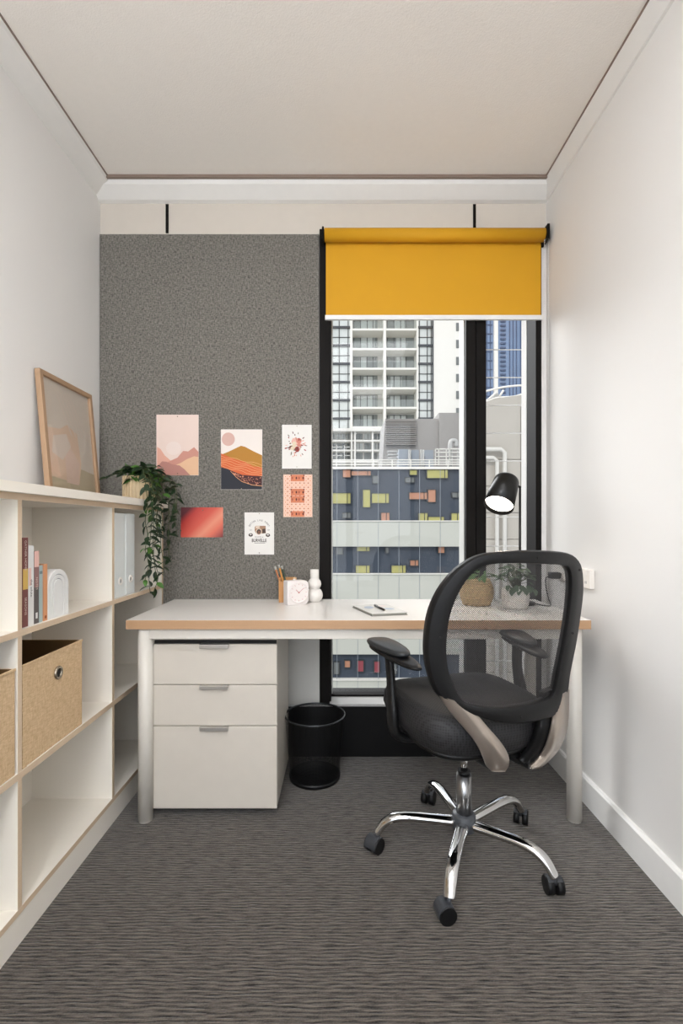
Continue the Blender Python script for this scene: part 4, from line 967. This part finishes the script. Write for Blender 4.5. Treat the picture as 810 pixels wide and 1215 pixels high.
# apartment tower
D = 76
at = thing('apartment_tower', 'tall white apartment tower with stacked glass balconies, seen through the wide pane', 'building', (PX(450, D), D, GZ))
MB().box(PX(350, D), D + 3, GZ, PX(513.3, D), D + 22, PZ(255, D)).build('tower_body', 'x_white', at)
MB().box(PX(513.3, D), D - .4, GZ, PX(547, D), D + 22, PZ(255, D)).build('blank_wall', 'x_white', at)
for x0, x1 in ((415.2, 418), (454.6, 457.8), (494, 496)): MB().box(PX(x0, D), D - .15, GZ, PX(x1, D), D + 3, PZ(255, D)).build('column', 'x_white', at)
for i in range(-4, 7):
    ys = 390.8 + 23.25 * i
    for (x0, x1) in ((418, 454.6), (457.8, 494)):
        part('balcony_slab', 'white', at, x0, ys - 1.1, x1, ys + 1.3, D - .2, 3.2)
        part('balustrade', 'balu', at, x0 + .3, ys - 9.5, x1 - .3, ys - 1.2, D - .1, .05)
        part('soffit', 'cream', at, x0, ys + 1.3, x1, ys + 1.6, D, 3)
        dd = D + 2.75; sc_ = D / dd
        yb = CY - (CY - ys) * sc_ * 1.0; y0 = CY - (CY - (ys + 1.6 - 23.25)) * D / dd + 5.0; y0 = ys - 15; 
        f = part('window', 'wind', at, x0 + 1, y0, x1 - (7 if x0 < 430 else 2), ys, dd, .2)
        for u in (.0, .28, .56, .80): part('mullion', 'mull', f, x0 + 1 + u * (x1 - x0 - 8), y0, x0 + 2 + u * (x1 - x0 - 8), ys, dd - .06, .1)
        part('curtain', 'wing', f, x0 + 4 + random.uniform(0, 12), y0 + 1.5, x0 + 16 + random.uniform(0, 12), ys - .5, dd - .03, .04)
for i in range(-4, 6):
    ys = 387.8 + 21.7 * i
    for (x0, x1) in ((392.0, 415.2), (496, 512.6)):
        part('floor_slab', 'slab', at, x0, ys - 1.1, x1, ys + 1.3, D - .25, .6)
        f = part('window', 'wing', at, x0, ys + 1.3, x1, ys + 20.6, D, .3)
        for u in ((.04, .42, .88) if x0 < 400 else (.06, .62, .90)): part('mullion', 'mull', f, x0 + u * (x1 - x0), ys + 1.3, x0 + u * (x1 - x0) + .9, ys + 20.6, D - .1, .12)
        part('transom', 'mull', f, x0, ys + 12, x1, ys + 12.7, D - .1, .12)
MB().box(PX(512.6, D), D - .5, PZ(497, D), PX(513.5, D), D, PZ(255, D)).build('corner_strip', 'x_slab', at)
for i in range(-4, 6):
    ys = 383 + 20.2 * i; part('window', 'gw', at, 541, ys, 546.6, ys + 9.5, D - .5, .15)
# lower annex
D = 62
an = thing('annex_block', 'low white framed block of flats at the foot of the apartment tower', 'building', (PX(420, D), D, GZ))
MB().box(PX(350, D), D + 1.5, GZ, PX(453, D), D + 10, PZ(509, D)).build('annex_body', 'x_white', an)
part('parapet', 'white', an, 350, 508, 455, 511.5, D - .4, 2)
for ys in (522, 533.5, 546): part('floor_slab', 'white', an, 391, ys, 453, ys + 1.8, D, 1.6)
for x in (391, 416, 420, 441, 452): part('frame_post', 'white', an, x, 510, x + 2, 560, D - .1, 1)
for j, (y0, y1) in enumerate(((513, 521), (524, 533), (536, 546))):
    for x0, x1 in ((393, 398), (399, 404), (405, 410), (411, 415), (422, 430), (432, 440), (443, 447), (448, 451)):
        f = part('window', 'wind' if (j + int(x0)) % 3 else 'wing', an, x0, y0, x1, y1, D + 1.35, .2); part('mullion', 'mull', f, (x0 + x1) / 2, y0, (x0 + x1) / 2 + .5, y1, D + 1.3, .1)
# podium building
D = 30; PT = PZ(556, D)
po = thing('podium_building', 'slate-coloured building with scattered yellow and orange windows opposite the window', 'building', (PX(470, D), D, GZ))
MB().box(-14, D, GZ, PX(554, D) + 1.5, D + 24, PT).build('facade', 'x_pod', po)
part('parapet', 'white', po, 120, 553.8, 556, 556.5, D - .25, .6)
for y0, y1 in ((618.5, 648.5), (681.5, 711.5), (744, 776.5), (807.5, 840)):
    part('concrete_band', 'band', po, 120, y0, 574, y1, D - .35, .4); part('band_cap', 'white', po, 120, y0 - .9, 574, y0 + .1, D - .42, .5)
for k in range(-6, 9): part('facade_joint', 'joint', po, 399.5 + k * 24.5, 556.5, 399.9 + k * 24.5, 840, D - .37, .05)
Zc = lambda x0, y0, x1, y1: (380 + x0 / 4.5, 540 + y0 / 4.5, 380 + x1 / 4.5, 540 + y1 / 4.5)
wl = [('yel', Zc(*a)) for a in ((570, 78, 680, 122), (65, 203, 160, 258), (228, 185, 265, 278), (275, 205, 365, 255), (525, 310, 572, 350), (575, 330, 660, 350), (700, 310, 748, 350), (195, 490, 262, 512), (190, 590, 262, 630), (380, 590, 455, 630), (478, 80, 515, 105))]
wl += [('ora', Zc(*a)) for a in ((120, 78, 160, 118), (165, 85, 268, 108), (475, 200, 570, 235), (575, 185, 615, 250), (325, 308, 368, 350), (630, 490, 662, 522), (480, 562, 522, 590))]
wl += [('gw', Zc(*a)) for a in ((118, 308, 160, 335), (705, 200, 748, 225), (280, 110, 310, 150), (455, 120, 500, 145), (85, 495, 118, 530), (350, 495, 362, 522))]
wl += [('ora', (409, 784, 415, 792)), ('red', (424, 784, 431, 797)), ('red', (444, 785, 450, 798)), ('gw', (396, 786, 402, 800)), ('gw', (462, 788, 470, 800)), ('yel', (300, 590, 320, 600)), ('ora', (340, 560, 360, 570)), ('yel', (340, 690, 362, 700))]
for c, (x0, y0, x1, y1) in wl:
    f = part('window', c, po, x0, y0, x1, y1, D - .12, .2)
    for a in ((x0 - .6, y0 - .6, x1 + .6, y0), (x0 - .6, y1, x1 + .6, y1 + .6), (x0 - .9, y0, x0, y1), (x1, y0, x1 + .9, y1)): part('window_frame', 'mull', f, *a, D - .17, .24)
    if x1 - x0 > 9: part('mullion', 'mull', f, x1 - 4, y0, x1 - 3.2, y1, D - .15, .1)
# rooftop plant house with louvre
D = 40
ph_ = thing('plant_house', 'grey rooftop plant house with a large louvre, above the slate building', 'building', (PX(500, D), D, PT))
q = MB()
q.prism([Vector((PX(x, D), D, z)) for x, z in ((452, PT), (520, PT), (520, PZ(497, D)), (457, PZ(497, D)))], [Vector((PX(x, D), D + 5, z)) for x, z in ((452, PT), (520, PT), (520, PZ(497, D)), (457, PZ(497, D)))]).build('plant_wall', 'x_grey', ph_)
MB().box(PX(520, D), D - .2, PT, PX(560, D), D + 5, PZ(490.5, D)).build('plant_wall', 'x_grey', ph_)
part('louvre_backing', 'louvd', ph_, 457.5, 498.5, 494, 528, D - .1, .1)
for k in range(13): part('louvre_blade', 'louv', ph_, 457.5, 499 + k * 2.28, 494, 500.3 + k * 2.28, D - .35, .25)
# rooftop services
D = 34
rs_ = thing('roof_services', 'pale ducts and plant boxes along the rooftop edge', 'services', (PX(480, D), D, PT))
zf = lambda y: max(y, 0)
for x0, x1, y0 in ((473, 484, 533), (488, 497, 534), (504, 514, 534)): MB().box(PX(x0, D), D, PT, PX(x1, D), D + 1.2, PZ(y0, D)).build('plant_box', 'x_bluebox', rs_)
for y in (536, 540, 544): MB().cyl((PX(460, D), D, PZ(y, D)), (PX(472, D), D, PZ(y, D)), .07, n=10).build('pipe', 'x_duct', rs_)
for x in (484.5, 486, 499, 501.5, 535, 542): MB().cyl((PX(x, D), D - .2, PT), (PX(x, D), D - .2, PZ(534, D)), .06, n=8).build('pipe', 'x_duct', rs_)
for a in ((516, 532, 545, 533.2), (516, 536, 545, 537), (516, 541, 545, 542)): part('pipe', 'white', rs_, *a, D - .3, .1)
for x in (516, 520, 529, 533): part('stand', 'white', rs_, x, 532, x + .8, 552, D - .3, .1)
MB().tube(smooth_path([(PX(534, D), D, PT), (PX(534, D), D, PZ(528, D)), (PX(537, D), D, PZ(523, D)), (PX(540.5, D), D, PZ(524, D)), (PX(541, D), D, PZ(530, D))], 5), .16, 10).build('vent_duct', 'x_duct', rs_)
for x0 in (391, 399, 408): 
    for a in ((x0, 528, x0 + .7, 553), (x0, 530, x0 + 7, 530.7), (x0, 540, x0 + 7, 540.7)): part('stand', 'white', rs_, *a, D - .3, .1)
D = 30
rl = thing('roof_railing', 'white rooftop railing along the top of the slate building', 'railing', (PX(470, D), D, PT))
for y in (545.8, 548.6, 551.2): MB().cyl((-14, D - .05, PZ(y, D)), (PX(556, D), D - .05, PZ(y, D)), .035, n=8).build('rail', 'x_white', rl)
for k in range(-3, 8): MB().cyl((PX(399 + 22 * k, D), D - .05, PT - .02), (PX(399 + 22 * k, D), D - .05, PZ(545.8, D)), .03, n=8).build('railing_post', 'x_white', rl)
# precast wall and pipes at the right
D = 12
bw_ = thing('precast_wall', 'beige precast panel wall with two pipes, seen through the narrow pane', 'wall', (PX(600, D), D, GZ))
X0, X1 = PX(557, D), 9.5
MB().box(X0, D + .06, GZ, X1, D + .5, PZ(482, D)).build('wall_core', 'x_block', bw_)
zrow = PZ(482, D); r_ = 0
while zrow > -6:
    z1 = zrow; z0 = zrow - .66
    for c in range(5):
        a = X0 + c * (X1 - X0) / 5; MB().box(a + .008, D, z0 + .008, a + (X1 - X0) / 5 - .008, D + .08, z1 - .008).build('panel', 'x_block', bw_)
    zrow = z0
cap = [(557, 480), (577, 476.5), (600, 471), (624, 468), (660, 466), (660, 483), (557, 483)]
MB().prism([W(x, y, D + .02) for x, y in cap], [W(x, y, D + .02) + Vector((0, .4, 0)) for x, y in cap]).build('curved_coping', 'x_block', bw_)
for P_, r in (([(550, 686), (560, 533), (594, 533), (598.5, 537), (598.5, 560), (598.5, 820)], .055), ([(550, 543), (585, 543), (589.5, 547), (589.5, 580), (589.5, 820)], .05)):
    if P_[0][1] == 686: P_ = [(550, 533)] + P_[2:]
    MB().tube([W(x, y, D - .12) for x, y in P_], r, 12).build('pipe', 'x_pipe', bw_)
# curved white canopy
cp = thing('curved_canopy', 'white curved canopy rails above the precast wall', 'canopy', (PX(600, 13), 13, PZ(480, 13)))
for P_ in ([(555, 472), (577, 464), (600, 459), (624, 457), (650, 456)], [(555, 484), (577, 476.5), (590, 472), (610, 470.5), (624, 466), (640, 461)], [(577, 476), (588, 466)], [(592, 471), (597, 463)], [(624, 457), (624, 468)]):
    MB().tube(smooth_path([W(x, y, 13) for x, y in P_], 5) if len(P_) > 2 else [W(x, y, 13) for x, y in P_], .028, 8).build('canopy_rail', 'x_white', cp)
for x in (560, 577, 600, 622, 645):
    a = W(x, 474, 13); MB().cyl((a.x, 13, GZ), a, .03, n=8).build('canopy_post', 'x_white', cp)
wd = [(580, 477), (589, 466), (592, 468), (586, 477)]
MB().prism([W(x, y, 13.05) for x, y in wd], [W(x, y, 13.05) + Vector((0, .05, 0)) for x, y in wd]).build('canopy_plate', 'x_duct', cp)
# blue glass tower
D = 120
bt = thing('glass_tower', 'distant blue glass office tower behind the curved canopy', 'building', (PX(610, D), D, GZ))
MB().box(PX(556, D), D, GZ, PX(690, D), D + 20, PZ(200, D)).build('tower_body', 'x_blue', bt)
MB().box(PX(585, D), D - .8, GZ, PX(589.5, D), D, PZ(200, D)).build('column', 'x_white', bt)
MB().box(PX(617, D), D - .3, GZ, PX(621, D), D, PZ(200, D)).build('dark_strip', 'x_bluem', bt)
for k in range(38): 
    y = 300 + k * 5.3
    part('floor_line', 'bluem', bt, 594, y, 600, y + 2, D - .4, .5)
    if k % 2 == 0: part('floor_line', 'bluem', bt, 556, y, 584, y + .8, D - .2, .3)
for x in (577, 581, 604, 608, 612, 628, 640): MB().box(PX(x, D), D - .25, GZ, PX(x + .7, D), D, PZ(200, D)).build('mullion', 'x_bluem', bt)
